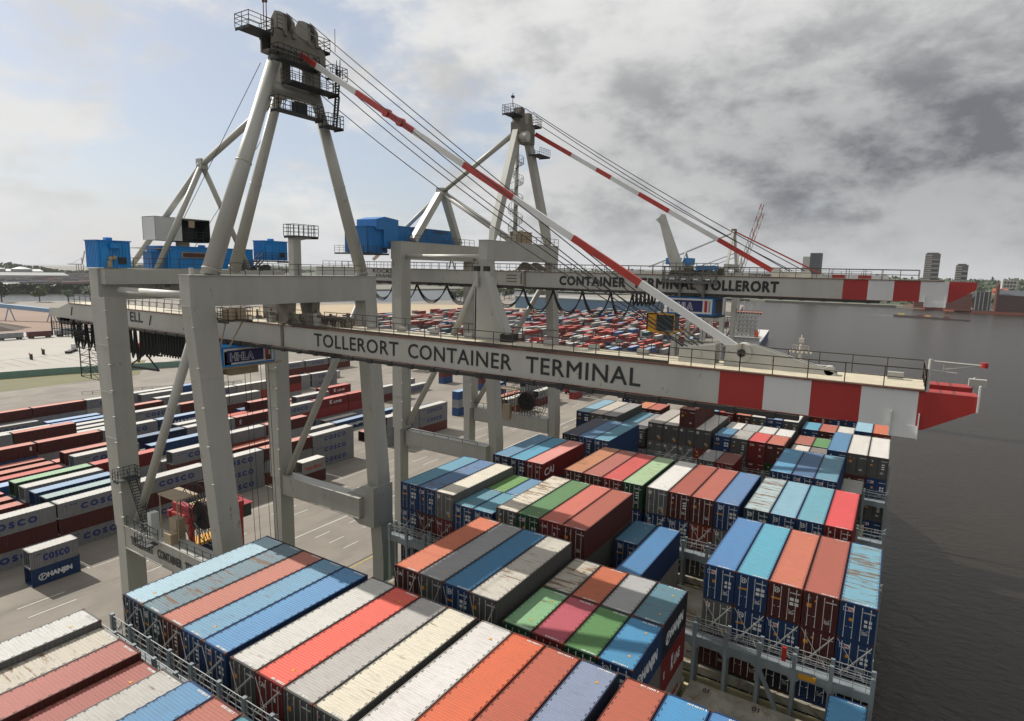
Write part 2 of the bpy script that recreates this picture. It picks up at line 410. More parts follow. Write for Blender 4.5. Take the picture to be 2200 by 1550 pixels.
# ------------------------------------------------------------------ shipping containers
CW, H40 = 2.46, 2.98
def corrug(L, y0, y1, p=.278):
    n = max(4, round((y1-y0)/p)); pp = (y1-y0)/n; out = []
    for i in range(n):
        a = y0+i*pp
        out += [(a, 0), (a+pp*.32, 0), (a+pp*.5, 1), (a+pp*.82, 1)]
    out.append((y1, 0)); return out
CM = {}
def cmeshes(L, H):
    k = (L, H)
    if k in CM: return CM[k]
    W = CW; h = W/2; d = {}
    b = MB(); p = .13
    for x in (-h, h-p):
        for y in (0, L-p): b.box(x, x+p, y, y+p, .17, H-.13)
    for y in (0, L-p): b.box(-h+p, h-p, y, y+p, H-.12, H-.005); b.box(-h+p, h-p, y, y+p, 0, .14)
    for x in (-h, h-.07): b.box(x, x+.07, p+.05, L-p-.05, H-.10, H-.004)
    for x in (-h, h-.1): b.box(x, x+.1, p+.05, L-p-.05, .0, .15)
    b.box(-h+.1, h-.1, p, L-p, .1, .15)
    pr = corrug(L, p, L-p)
    for sx in (-1, 1):
        vs = []
        for (y, t) in pr:
            x = sx*(h-.012-.04*t); vs += [(x, y, .15), (x, y, H-.1)]
        b.add(vs, [(2*i, 2*i+2, 2*i+3, 2*i+1) for i in range(len(pr)-1)])
    pe = corrug(W, -h+p, h-p); vs = []
    for (x, t) in pe: y = L-.02-.04*t; vs += [(x, y, .14), (x, y, H-.12)]
    b.add(vs, [(2*i, 2*i+2, 2*i+3, 2*i+1) for i in range(len(pe)-1)])
    c = b; s = .17
    for x in (-h-.006, h-s+.006):
        for y in (-.006, L-s+.006):
            for z in (-.004, H-.13): c.box(x, x+s, y, y+s, z, z+.135, 1)
    d['body'] = b.mesh('container_body', [M_BODY, M_CAST])
    q = MB(); m = .42; pr = corrug(L, m, L-m, .2 if L > 8 else .2); xx = h-.09; zt = H-.03
    vs = []
    for (y, t) in [(.12, 0)]+pr+[(L-.12, 0)]: vs += [(-xx, y, zt+.022*t), (xx, y, zt+.022*t)]
    q.add(vs, [(2*i, 2*i+1, 2*i+3, 2*i+2) for i in range(len(pr)+1)])
    for x in (-xx-.02, xx-.09): q.box(x, x+.11, .17, L-.17, zt-.03, zt+.008)
    for v in range(6):      # row of stencilled characters at both ends of the roof, too small to read
        rnd = random.Random(v*17+int(L)); w_ = MB(); w_.v = list(q.v); w_.f = list(q.f); w_.m = list(q.m)
        for y0 in (.16, L-.33):
            x = .0 if v % 2 else -.25
            for i in range(11):
                xx = x+i*.09+(.05 if i > 3 else 0)+(.06 if i > 9 else 0)
                w_.box(xx, xx+.06*rnd.uniform(.5, 1), y0, y0+.16*rnd.uniform(.8, 1), H-.0295, H-.004, 1)
        yy = .55
        while yy < L-.6:
            for sx in (-1, 1): w_.box(sx*(h-.155)-.022, sx*(h-.155)+.022, yy, yy+.2, zt-.01, zt+.024, 2)
            yy += .556
        if v % 3 == 0:
            for y0 in (1.3, L-1.6): w_.add([(.35, y0, zt+.03), (.6, y0, zt+.03), (.475, y0+.24, zt+.03)], [(0, 1, 2)], 3)
        d['roof%d' % v] = w_.mesh('container_roof', [M_ROOF, M_WMARK, M_DARK, M_YELLOW])
    for side in (-1, 1):
        e = MB(); x0 = .008 if side > 0 else -h+p+.01; x1 = h-p-.01 if side > 0 else -.008; y = .035
        e.box(x0, x1, y, y+.04, .15, H-.13)
        for k in range(4):
            za = .3+k*(H-.6)/4; zb = za+(H-.6)/4-.1; e.box(x0+.1, x1-.1, y-.02, y+.001, za, zb)
        d['doorgeo%d' % side] = e
        rr = MB()
        for xr in (x0+.26, x1-.26):
            rr.tube((xr, y-.055, .16), (xr, y-.055, H-.15), .024, None, 6)
            rr.box(xr-.045, xr+.045, y-.07, y-.03, .2, .25); rr.box(xr-.045, xr+.045, y-.07, y-.03, H-.3, H-.25)
            rr.bar((xr, y-.07, 1.08), (xr+.2*(-1 if xr > (x0+x1)/2 else 1), y-.07, 1.05), .02, .03)
        d['rod%d' % side] = rr.mesh('lock_rods', M_ROD)
    CM[k] = d; return d
def door_mesh(kind, L, H, side):
    k = ('l', kind, L, H, side)
    if k in CM: return CM[k]
    b = MB(); y = .012; T = H-.1
    rnd = random.Random(5)
    for i in range(11): b.box(.35+i*.07, .35+i*.07+.045*rnd.uniform(.5, 1), y, y+.01, H-.55, H-.45)
    for r_ in range(3): b.box(.35, .35+rnd.uniform(.3, .6), y, y+.01, .9-r_*.1, .94-r_*.1)
    if kind == 'H':          # ring with H, amber strip, white placards
        n = 20
        ro, ri = .24, .185; cx, cz = -.62, T-.45
        vs = [(cx+math.cos(2*PI*i/n)*r_, y, cz+math.sin(2*PI*i/n)*r_) for r_ in (ro, ri) for i in range(n)]
        b.add(vs, [(i, (i+1) % n, n+(i+1) % n, n+i) for i in range(n)], 0)
        put_text(b, 'H', '-Y', (cx-.1, y, cz-.13), .2, .26, .03, mi=0, lift=.0)
        b.box(-.98, -.3, y, y+.01, T-1.25, T-1.1, 1)
        for i in range(2):
            for j in range(2): b.box(.38+i*.36, .66+i*.36, y, y+.01, T-1.05-j*.38, T-.8-j*.38, 0)
    elif kind == 'PIL':
        b.box(-1.0, -.28, y, y+.01, T-.62, T-.28, 0)
        put_text(b, 'PIL', '-Y', (-.62, y, T-.57), .32, .22, .03, mi=3, lift=.004); b.box(-.97, -.66, y-.004, y, T-.58, T-.32, 2)
        b.box(-.55, -.3, y, y+.01, T-1.35, T-1.1, 1)
        for i in range(2):
            for j in range(2): b.box(.45+i*.3, .65+i*.3, y, y+.01, T-1.2-j*.35, T-.98-j*.35, 0)
    elif kind == 'F':
        b.box(-.98, -.6, y, y+.01, T-.6, T-.25, 4); put_text(b, 'F', '-Y', (-.88, y, T-.55), .18, .26, .03, mi=1, lift=.004)
        b.box(-.95, -.6, y, y+.01, T-1.15, T-.85, 1); b.add([(-.45, y, T-.62), (-.25, y, T-.62), (-.35, y, T-.42)], [(0, 1, 2)], 1)
    elif kind == 'CAI':
        put_text(b, 'CAI', '-Y', (-.95, y, T-.62), .55, .28, .03, mi=0, lift=0)
        b.box(.4, .55, y, y+.01, T-1.2, T-.9, 0)
    elif kind == 'T':
        b.box(-.95, -.6, y, y+.01, T-.6, T-.22, 0); put_text(b, 'T', '-Y', (-.88, y, T-.56), .2, .3, .03, mi=3, lift=.004)
        b.box(.55, .85, y, y+.01, .4, .75, 1); b.box(-.9, -.7, y, y+.01, T-1.3, T-1.05, 4)
    else:
        b.box(-.75, -.6, y, y+.01, T-.6, T-.42, 0); b.box(-.9, -.6, y, y+.01, T-1.2, T-1.0, 1)
        for j in range(3): b.box(.45, .8, y, y+.01, T-.95-j*.3, T-.8-j*.3, 0)
    g = cmeshes(L, H)['doorgeo%d' % side]; e = MB(); e.v = list(g.v); e.f = list(g.f); e.m = list(g.m)
    for fc, mi in zip(b.f, b.m):
        cx = sum(b.v[i][0] for i in fc)/len(fc)
        if (cx > 0) == (side > 0): e.add([b.v[i] for i in fc], [tuple(range(len(fc)))], mi+1)
    me = e.mesh('container_door', [M_BODY, M_WMARK, plain('placard_amber', (226, 150, 30)), M_LETBLUE, M_LETRED, plain('placard_navy', (30, 50, 90))]); CM[k] = me; return me
def child(name, me, par, color=None):
    o = bpy.data.objects.new(name, me); COL.objects.link(o); o.parent = par
    if color: o.color = color
    return o
SIDE_TXT = {}
def side_text(t, L, H, style):
    k = (t, L, H, style)
    if k in SIDE_TXT: return SIDE_TXT[k]
    b = MB(); x = CW/2
    if t == 'COSCO':
        put_text(b, 'COSCO', '+X', (x, L*.27, H*.34), L*.52, H*.34, .075, spacing=1.5, lift=.004); m = M_LETBLUE
        b.box(x, x+.004, L*.07, L*.12, H*.70, H*.715)
        b.add([(x+.004, L*.085, H*.72), (x+.004, L*.105, H*.72), (x+.004, L*.095, H*.79)], [(0, 1, 2)])
        for i in range(5): b.box(x, x+.004, L*(.135+i*.019), L*(.135+i*.019+.013), H*.73, H*.80)
    elif t == 'HANJIN':
        n = 24; cy, cz = L*.22, H*.45
        vs = [(x+.004, cy+math.cos(2*PI*i/n)*r_, cz+math.sin(2*PI*i/n)*r_) for r_ in (.55, .42) for i in range(n)]
        b.add(vs, [(i, (i+1) % n, n+(i+1) % n, n+i) for i in range(n)])
        b.bar((x+.002, cy-.1, cz-.38), (x+.002, cy-.1, cz+.38), .02, .12); b.bar((x+.002, cy-.3, cz-.2), (x+.002, cy+.3, cz+.2), .02, .12)
        put_text(b, 'HANJIN', '+X', (x, L*.32, H*.27), L*.5, H*.34, .05, lift=.004); m = M_LETWHITE
    elif t == 'K LINE':
        put_text(b, 'K', '+X', (x, L*.42, H*.33), L*.07, H*.42, .03, lift=.004)
        put_text(b, 'LINE', '+X', (x, L*.54, H*.36), L*.24, H*.26, .02, lift=.004)
        put_text(b, 'K', '+X', (x, L*.12, H*.42), L*.04, H*.2, .03, lift=.004); m = M_LETWHITE
    elif t == 'vert':
        put_text(b, 'TEX', '+XV', (x, L*.08, H*.75), H*.5, .5, .02, lift=.004); m = M_LETWHITE
        b.box(x, x+.004, L*.9, L*.93, H*.5, H*.8)
    elif t == 'CAI':
        put_text(b, 'CAI', '+X', (x, L*.05, H*.42), L*.2, H*.32, .03, lift=.004); m = M_LETWHITE
    elif t == 'REDW':
        put_text(b, 'TRANS AMERICA', '+X', (x, L*.12, H*.3), L*.7, H*.24, .02, lift=.004); m = M_LETRED
    elif t == 'C':
        put_text(b, 'C', '+X', (x, L*.62, H*.3), 1.1, 1.0, .05, lift=.004); m = M_LETWHITE
    elif t == 'small':
        for i in range(9): b.box(x, x+.004, L*.12+i*.36, L*.12+i*.36+.26, H*.68, H*.74)
        m = M_LETBLUE
    else:
        put_text(b, t, '+X', (x, L*.3, H*.35), L*.4, H*.25, .02, lift=.004); m = M_LETWHITE
    me = b.mesh('side_lettering', m); SIDE_TXT[k] = me; return me
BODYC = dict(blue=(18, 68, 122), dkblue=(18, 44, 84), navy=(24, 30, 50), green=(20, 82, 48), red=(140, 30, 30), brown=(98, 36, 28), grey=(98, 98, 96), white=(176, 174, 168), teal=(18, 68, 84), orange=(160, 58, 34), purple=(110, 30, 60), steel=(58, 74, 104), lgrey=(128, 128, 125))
NCONT = 0
def container(x, y, z, L, H, roofc, bodyc, rust, label, group, doors=True, rods=True, logo=None, side=None, cat='container', v=0, dents=0):
    """x = centre, y = near end, z = floor (eye-level)"""
    global NCONT
    d = cmeshes(L, H); NCONT += 1
    R = root('shipping_container', (x, y, z), label, cat, group)
    bc = (*[.72*q for q in lin(BODYC[bodyc])], 1) if isinstance(bodyc, str) else (*lin(bodyc), 1)  # body paint darkened so shaded door ends look deeper; shade put into the colour
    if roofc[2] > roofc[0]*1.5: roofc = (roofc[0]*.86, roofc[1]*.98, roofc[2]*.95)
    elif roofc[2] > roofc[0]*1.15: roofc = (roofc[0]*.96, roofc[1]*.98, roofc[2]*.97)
    rc = (*lin(roofc), rust)
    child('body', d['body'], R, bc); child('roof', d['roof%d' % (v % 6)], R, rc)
    if doors:
        for sd in (-1, 1):
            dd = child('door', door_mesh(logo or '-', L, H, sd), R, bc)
            if rods: child('lock_rod', d['rod%d' % sd], dd)
    if side: child('side_lettering', side_text(side, L, H, 0), R)
    return R

# the stow plan of the big ship: [bay][column] -> top of stack etc.
COLX = [-46.1+2.53*i for i in range(5)]+[-33.0+2.55*i for i in range(4)]+[-22.4+2.55*i for i in range(4)]+[-11.75+2.53*i for i in range(5)]
BAYY = [5.6, 20.3, 34.95, 49.95, 65.0, 79.9, 94.85, 109.7, 124.6]
T = -24.13
# (bay, column, part f/r/a, top, roof colour, body, rust, logo, side)
A_ = 'a'
TOPS = []
def S_(bay, col, part, top, rc, bc, rust=.15, logo=None, side=None): TOPS.append((bay, col, part, top, rc, bc, rust, logo, side))
lb = (150,190,214); ste = (88,120,146); ter = (186,112,92); cor = (118,160,204); blu = (92,144,200); whi = (206,204,198); cre = (214,206,188); red = (222,92,74); gry = (168,166,162); ora = (214,104,62); rus = (172,84,64); lav = (132,148,182); tur = (62,144,196)
for c, t, rc, bc, ru in ((0,-24.05,(206,206,202),'lgrey',.12),(1,-24.5,(200,192,176),'white',.3),(2,-24.5,(176,102,92),'brown',.1),(3,-24.95,(166,92,84),'brown',.15),(4,-24.6,(186,184,178),'grey',.2),(5,T,(96,142,190),'blue',.08),(6,T,(176,98,82),'brown',.15),(7,T,(80,140,160),'teal',.2),(8,T,whi,'grey',.2),(9,T,ora,'orange',.1),(10,T,gry,'grey',.1)):
    S_(0, c, 'a', t, rc, bc, ru)
for c, rc, bc, ru, lg in ((0,(172,202,220),'dkblue',.03,'-'),(1,(104,132,148),'teal',.36,'H'),(2,(188,112,94),'brown',.05,'-'),(3,(122,160,198),'blue',.2,'-'),(4,(92,146,204),'blue',.12,'PIL'),
    (5,(208,206,200),'grey',.14,'F'),(6,(236,92,74),'red',.03,'CAI'),(7,(182,178,174),'grey',.14,'F'),(8,(224,216,196),'grey',.26,'F'),(9,(222,218,214),'white',.16,'T'),(10,(216,98,54),'orange',.05,'-'),(11,(184,84,60),'brown',.05,'-'),(12,(134,146,178),'steel',.03,'-'),
    (13,(178,86,62),'brown',.06,'-'),(14,(62,144,204),'blue',.05,'H'),(15,(66,132,200),'blue',.05,'H'),(16,gry,'grey',.1,'F'),(17,rus,'brown',.1,'-')):
    S_(1, c, 'a', T, rc, bc, ru, lg)
for c, rc, bc, ru, lg in ((5,(210,112,76),'brown',.18,'CAI'),(6,(160,160,162),'grey',.16,'F'),(7,(36,124,176),'blue',.1,'H'),(8,(202,196,184),'grey',.3,'F')): S_(2, c, 'a', T, rc, bc, ru, lg)
for c, rc, bc, ru, lg, sd in ((9,(190,184,170),'grey',.5,'-',None),(10,(196,98,58),'brown',.22,'-',None),(11,(172,172,172),'grey',.12,'F',None),(12,(92,132,154),'navy',.3,'H','HANJIN')): S_(2, c, 'r', -25.45, rc, bc, ru, lg, sd)
for c, rc, bc, ru, lg, sd in ((9,(128,178,130),'green',.3,'-',None),(10,(184,70,90),'red',.2,'-',None),(11,(72,132,66),'green',.04,'-',None),(12,(54,142,196),'blue',.1,'H','HANJIN')): S_(2, c, 'f', -25.45, rc, bc, ru, lg, sd)
S_(2, 17, 'r', -30.15, (70,146,200), 'blue', .12, 'H')
for c, rc, bc, ru, lg in ((0,(102,158,190),'blue',.1,'H'),(1,(94,126,176),'blue',.34,'PIL'),(2,(226,218,200),'lgrey',.12,'T')): S_(3, c, 'a', T, rc, bc, ru, lg)
S_(3, 3, 'f', -25.0, (96,146,170), 'blue', .12, 'H'); S_(3, 4, 'f', -25.0, (104,156,182), 'blue', .1, 'H'); S_(3, 3, 'r', -25.1, (104,156,82), 'green', .05); S_(3, 4, 'r', -25.1, (112,146,186), 'blue', .1)
for c, rc, bc, ru, lg in ((5,(222,212,194),'grey',.42,'-'),(6,(82,132,80),'green',.08,'PIL'),(7,(208,108,92),'red',.08,'CAI'),(8,(174,86,68),'brown',.12,'F')): S_(3, c, 'a', T, rc, bc, ru, lg)
S_(3, 9, 'r', -27.1, (36,110,150), 'blue', .05, 'H'); S_(3, 9, 'f', -30.0, (112,44,34), 'brown', .1); S_(3, 10, 'a', -27.1, (66,128,188), 'blue', .14, 'H')
for c, rc, bc, ru, lg in ((13,(82,134,196),'blue',.16,'PIL'),(14,(98,172,204),'blue',.12,'H'),(15,(200,110,86),'brown',.06,'H'),(16,(170,84,68),'brown',.1,'F'),(17,(128,170,198),'blue',.44,'PIL')): S_(3, c, 'a', T, rc, bc, ru, lg)
for c, rc, bc, ru, lg, sd in ((1,(106,144,184),'dkblue',.22,'H',None),(2,(88,160,198),'dkblue',.06,'H',None),(3,(226,150,140),'red',.14,'CAI','CAI')): S_(4, c, 'a', T, rc, bc, ru, lg, sd)
for c, rc, bc, ru, lg in ((5,(192,126,86),'brown',.36,'-'),(6,(178,98,86),'brown',.12,'F'),(7,(208,78,74),'red',.22,'-'),(8,(168,196,152),'green',.26,'-'),(9,(228,226,220),'lgrey',.12,'T'),(10,(168,78,62),'brown',.14,'-'),(11,(182,94,78),'brown',.1,'F'),(12,(104,134,186),'blue',.14,'H'),
    (13,(176,196,200),'teal',.46,'H'),(14,(138,182,204),'blue',.14,'H'),(15,(118,170,194),'blue',.1,'H'),(16,(222,72,78),'red',.02,'-')): S_(4, c, 'a', T, rc, bc, ru, lg)
for c, rc, bc, ru, lg in ((2,(62,68,92),'navy',.1,'-'),(3,(90,130,176),'blue',.1,'-'),(4,(104,156,186),'blue',.16,'PIL')): S_(5, c, 'a', T, rc, bc, ru, lg)
for c, rc, bc, ru, lg in ((13,(100,158,204),'blue',.08,'-'),(14,(78,112,160),'blue',.16,'PIL'),(15,(110,152,180),'blue',.18,'PIL')): S_(5, c, 'a', T, rc, bc, ru, lg)
S_(5, 16, 'r', -27.0, (166,166,160), 'grey', .2)
S_(5, 9, 'r', -26.2, (150,150,148), 'grey', .2); S_(5, 10, 'r', -26.2, (120,50,40), 'red', .2)
for c, rc, bc, ru, lg in ((0,(140,180,204),'dkblue',.1,'H'),(1,(202,192,178),'grey',.14,'-'),(2,(160,158,156),'grey',.1,'-'),(5,(184,178,170),'grey',.12,'T'),(6,(220,214,204),'grey',.12,'T'),(7,(210,206,200),'grey',.1,'T'),(8,(224,220,214),'grey',.1,'T')): S_(6, c, 'a', T, rc, bc, ru, lg)
S_(6, 3, 'a', -25.5, (96,146,176), 'blue', .1); S_(6, 4, 'a', -25.5, (150,150,150), 'grey', .1)
S_(6, 7, 'a', -21.15, (150,70,54), 'brown', .5, 'F')
for c, rc, bc, lg in ((9,(88,142,186),'blue','H'),(10,(178,174,168),'grey','-'),(11,(214,80,78),'red','CAI'),(12,(196,108,88),'brown','CAI')): S_(6, c, 'f', -24.6, rc, bc, .1, lg)
for c, rc in ((9,(224,222,216)),(10,(176,176,176)),(11,(216,214,208)),(12,(226,224,220))): S_(6, c, 'r', -24.9, rc, 'grey', .08)
S_(6, 13, 'f', -25.6, (224,214,202), 'grey', .08); S_(6, 14, 'f', -25.6, (130,124,118), 'grey', .1); S_(6, 13, 'r', -25.5, (176,100,84), 'brown', .1); S_(6, 14, 'r', -25.5, (92,148,88), 'green', .05)
for c, rc, bc, lg in ((15,(90,138,186),'blue','-'),(16,(220,216,208),'grey','F'),(17,(224,220,214),'grey','-')): S_(6, c, 'a', T, rc, bc, .08, lg)
S_(7, 2, 'f', -25.4, (208,128,90), 'brown', .1); S_(7, 3, 'f', -25.4, (190,96,80), 'brown', .1)
for c, rc, bc in ((0,(150,190,206),'dkblue'),(1,(200,190,176),'grey'),(2,(168,164,158),'grey'),(5,(180,96,82),'brown'),(6,(150,196,222),'blue'),(7,(118,168,196),'dkblue'),(8,(180,60,50),'red'),(9,(204,112,86),'brown'),(10,(216,214,206),'grey'),(11,(134,160,196),'blue'),(12,(220,214,206),'grey')):
    S_(7, c, 'r' if c in (0,1,2) else 'a', T if c > 6 else -25.0, rc, bc, .08, 'PIL' if c == 11 else None)
for c, rc, bc in ((13,(96,162,196),'blue'),(14,(182,96,80),'brown'),(15,(216,212,204),'grey')): S_(7, c, 'f', -25.0, rc, bc, .08)
for c, rc, bc in ((16,(156,196,216),'blue'),(17,(206,108,74),'orange')): S_(7, c, 'a', T, rc, bc, .08)
rc_ = [(200,200,196),(170,80,70),(90,140,180),(150,190,206),(180,100,84),(212,208,200)]
for c in range(13, 18): S_(8, c, 'f', -25.2, rc_[c % 6], ['grey','red','blue','blue','brown','grey'][c % 6], .08)
for c in range(5, 13): S_(8, c, 'f', -25.6, rc_[(c*5) % 6], ['grey','red','blue','blue','brown','grey'][(c*5) % 6], .1)
# lower tiers named where the photo shows them
LOW = {}
def low_(bay, col, part, *items): LOW[(bay, col, part)] = items
low_(3, 13, 'a', ('lgrey','T'), ('brown','-')); low_(3, 14, 'a', ('blue','H'), ('brown','-')); low_(3, 15, 'a', ('blue','PIL'), ('navy','H')); low_(3, 16, 'a', ('brown','F'), ('blue','H')); low_(3, 17, 'a', ('blue','PIL'), ('navy','H'))
low_(3, 0, 'a', ('blue','H'), ('dkblue','-')); low_(3, 1, 'a', ('brown','CAI'), ('grey','-')); low_(3, 2, 'a', ('red','CAI'), ('blue','-'))
low_(2, 12, 'r', ('red','-','K LINE'), ('white','-','REDW')); low_(2, 12, 'f', ('lgrey','-','C'), ('blue','-'))
low_(4, 9, 'a', ('blue','-'), ('grey','-')); low_(4, 10, 'a', ('blue','H'), ('brown','-')); low_(4, 11, 'a', ('orange','CAI'), ('grey','-')); low_(4, 12, 'a', ('lgrey','T'), ('blue','-'))
low_(6, 5, 'a', ('lgrey','T'), ('grey','T')); low_(6, 6, 'a', ('lgrey','T'), ('grey','T')); low_(6, 7, 'a', ('lgrey','T'), ('lgrey','T'), ('grey','T')); low_(6, 8, 'a', ('orange','-'), ('grey','-'))
low_(6, 9, 'f', ('green','-'), ('blue','-')); low_(6, 10, 'f', ('grey','-'), ('grey','-')); low_(6, 11, 'f', ('red','CAI'), ('brown','-')); low_(6, 17, 'a', ('blue','PIL'), ('grey','-')); low_(6, 16, 'a', ('brown','-'), ('blue','-'))
low_(3, 10, 'a', ('white','-','small'), ('grey','-')); low_(7, 8, 'a', ('red', '-'), ('grey', '-'))
TEAM = ['blue','brown','grey','green','red','dkblue','brown','blue','grey']
def spans(bay, part):
    y = BAYY[bay]
    return (y, 12.19) if part == 'a' else ((y, 6.06) if part == 'f' else (y+6.14, 6.06))
# list every box: (x, y, ztop, L, H, ...)
BOX = []
for (bay, col, part, top, rc, bc, ru, lg, sd) in TOPS:
    y, L = spans(bay, part); x = COLX[col]+CW/2+.02
    BOX.append(dict(bay=bay, col=col, part=part, tier=0, x=x, y=y, top=top, L=L, rc=rc, bc=bc, ru=ru, lg=lg, sd=sd))
    z = top-H40-.04; tier = 1
    if bay == 2 and col == 17: continue
    its = LOW.get((bay, col, part))
    if (bay, col) == (6, 7) and top > -23 : its = None
    rnd = random.Random(bay*100+col)
    if (bay, col, top) == (6, 7, T): pass
    while z-H40 > -36.3:
        if bay == 6 and col == 7 and top > -23: break
        if its and tier-1 < len(its): it = its[tier-1]
        else: it = (rnd.choice(TEAM), rnd.choice(['H','-','F','PIL','-','CAI']))
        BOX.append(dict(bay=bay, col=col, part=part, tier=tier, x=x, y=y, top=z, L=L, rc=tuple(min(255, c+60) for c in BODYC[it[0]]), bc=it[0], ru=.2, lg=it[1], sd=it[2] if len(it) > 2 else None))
        z -= H40+.04; tier += 1
# ------------------------------------------------------------------ yard stacks on the quay
YB = []
HY = 2.6
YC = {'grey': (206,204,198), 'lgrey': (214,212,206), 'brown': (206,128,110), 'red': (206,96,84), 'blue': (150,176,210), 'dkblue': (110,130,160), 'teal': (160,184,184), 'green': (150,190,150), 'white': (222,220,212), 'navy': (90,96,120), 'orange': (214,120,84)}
def ystack(x, y, L, items, row, slot, block='A'):
    for t, it in enumerate(reversed(items)):         # items are listed top first
        bc, side = it if isinstance(it, tuple) else (it, None)
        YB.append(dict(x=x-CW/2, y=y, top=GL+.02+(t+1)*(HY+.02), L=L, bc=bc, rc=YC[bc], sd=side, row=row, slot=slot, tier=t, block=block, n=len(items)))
G = ('grey', 'COSCO'); B = 'brown'
r0 = {-1: [G, B, G], 0: [G, B, G], 1: [G, B, G], 2: [G, B, G], 3: [G, G, G], 4: [B, 'grey', ('brown', 'C')], 5: [G, G, G]}
rnd = random.Random(21)
for k, it in r0.items(): ystack(-109, 27.2+12.45*k, 12.19, it, 0, k)
fix = {(1,1): ['teal','blue','grey'], (1,0): ['blue','grey'], (2,1): ['blue','blue','grey'], (3,1): ['grey','brown','grey'], (2,0): ['grey'], (3,0): ['brown','grey'],
 (4,0): [('brown','vert'),G], (5,0): ['brown','grey'], (6,0): [('blue','small'),('brown','vert'),'grey'], (6,1): [('blue','small'),('brown','vert')], (7,1): ['red','brown'], (7,0): ['red','brown','grey'], (6,2): [G,'grey','brown'], (8,1): ['brown','brown'], (9,1): [('brown','small'),'brown'], (8,2): ['brown','grey'],
 (10,1): [('brown','vert'),('blue','small'),'grey'], (10,0): ['blue','navy','blue'], (11,1): [('brown','vert'),'brown'], (11,2): ['brown',('blue','small')], (10,4): [('blue','HANJIN'),'grey',G], (8,4): [G,'brown','grey'], (4,3): [G,'brown'], (5,3): ['blue','brown','grey'], (3,4): [('brown','vert'),'grey'], (4,5): ['brown','grey','blue'],
 (2,3): ['orange'], (1,3): ['blue','brown'], (1,2): ['brown','grey'], (10,5): ['red','green'], (9,5): [('green','C'),'blue'], (7,7): [('red','K LINE'),'red',G], (10,8): [('red','K LINE'),'blue',G], (14,1): ['brown','blue'], (14,2): [G,'brown'], (15,2): [G], (14,3): [G,G], (13,3): [G,'grey'], (15,3): [G,G]}
for row in range(1, 20):
    for k in range(-1, 9 if row > 4 else 6):
        if row < 5 and k > 5: continue
        if row > 12 and k > 6 and row % 2: continue
        it = fix.get((row, k))
        if it is None:
            n = max(0, min(3, [3, 1, 1, 2, 3, 1, 0, 3, 1, 2, 3, 1, 1, 3, 0, 2, 3, 1, 2, 3][row]+rnd.choice([-1, 0, 0, 0, 1])))
            it = []
            for _ in range(n):
                it.append(rnd.choice([G, G, G, G, G, B, B, B, ('brown','vert'), 'grey', 'red', ('blue','small'), 'dkblue', 'orange', 'white', 'green' if rnd.random() < .3 else 'brown', ('blue','HANJIN') if rnd.random() < .4 else 'grey']))
        ystack(-109-4.1*row, 27.2+12.45*k, 12.19, it, row, k)
ystack(-99.6, 32.4, 6.06, [('grey','COSCO'), ('blue','HANJIN')], 0, 0, 'S')
ystack(-101.7, 80.6, 6.06, [('white','REDW'), 'brown'], 0, 1, 'S')
# second block beyond the cross road
for k in range(2):
    for row in range(0, 3):
        it = [[G, G, B], [G, B], ['grey', 'blue']][row] if k else [['grey', G, G], [G, B], [B]][row]
        ystack(-108-4.1*row, 112.3+12.45*k, 12.19, it, row, k, 'B')
for (x, y, L, it) in ((-114,150,6.06,['blue','grey','blue']), (-124,146,6.06,['navy']), (-150,166,12.19,[G]), (-152,190,6.06,['brown','blue']), (-138,208,6.06,[('blue','small')]), (-160,176,6.06,['grey']), (-147,150,12.19,['grey','brown']), (-106,163,12.19,['brown','brown']), (-108,181,12.19,[G,'grey','grey']), (-102,160,12.19,['white','orange']), (-101,178,12.19,['grey','brown']), (-96,196,6.06,['grey','red']), (-120,181,6.06,[('blue','HANJIN'),'blue']), (-116,196,12.19,['brown',G]), (-132,188,6.06,['brown','blue']),
   (-196,143.5,6.06,['white']), (-196,150,6.06,['white']), (-196,156.6,6.06,['white']), (-196,163.2,6.06,['white']), (-196,169.8,6.06,['white']), (-214,160,12.19,[G,B]), (-214,173,12.19,[G,B]), (-214,186,12.19,[G,B]), (-186,140,12.19,[G,G]), (-186,153,12.19,[G,G])):
    ystack(x, y, L, it, int(-x), int(y), 'C')
# the big red-heavy block in the distance: nearest ones singly, the remainder as one mass
FAR = []
rnd = random.Random(5)
for row in range(0, 62):
    x = -93-row*4.6
    y = 205+rnd.uniform(0, 5)+ (row*.4)
    yend = 560+row*1.4 if row < 40 else 520
    while y < yend:
        L = rnd.choice([12.19, 12.19, 12.19, 6.06])
        p = .74 if y < 330 else .86
        edge = -60-(y-200)*.11-30
        if x < edge and rnd.random() < p and not (262 < y < 276) and not (395 < y < 415):
            n = rnd.choice([1, 2, 2, 3, 3] if y > 300 else [1, 2, 2, 3])
            for t in range(n):
                bc = rnd.choice(['red','red','red','brown','brown','grey','grey','blue','white','teal','lgrey']) if y > 290 else rnd.choice(['brown','lgrey','grey','red','blue','white','grey','white','brown'])
                FAR.append(dict(x=x, y=y, top=GL+(t+1)*2.62, L=L, bc=bc, rc=YC.get(bc, (200,200,200)), sd=None, row=row, slot=int(y), tier=t, block='F', n=n))
        y += L+.45
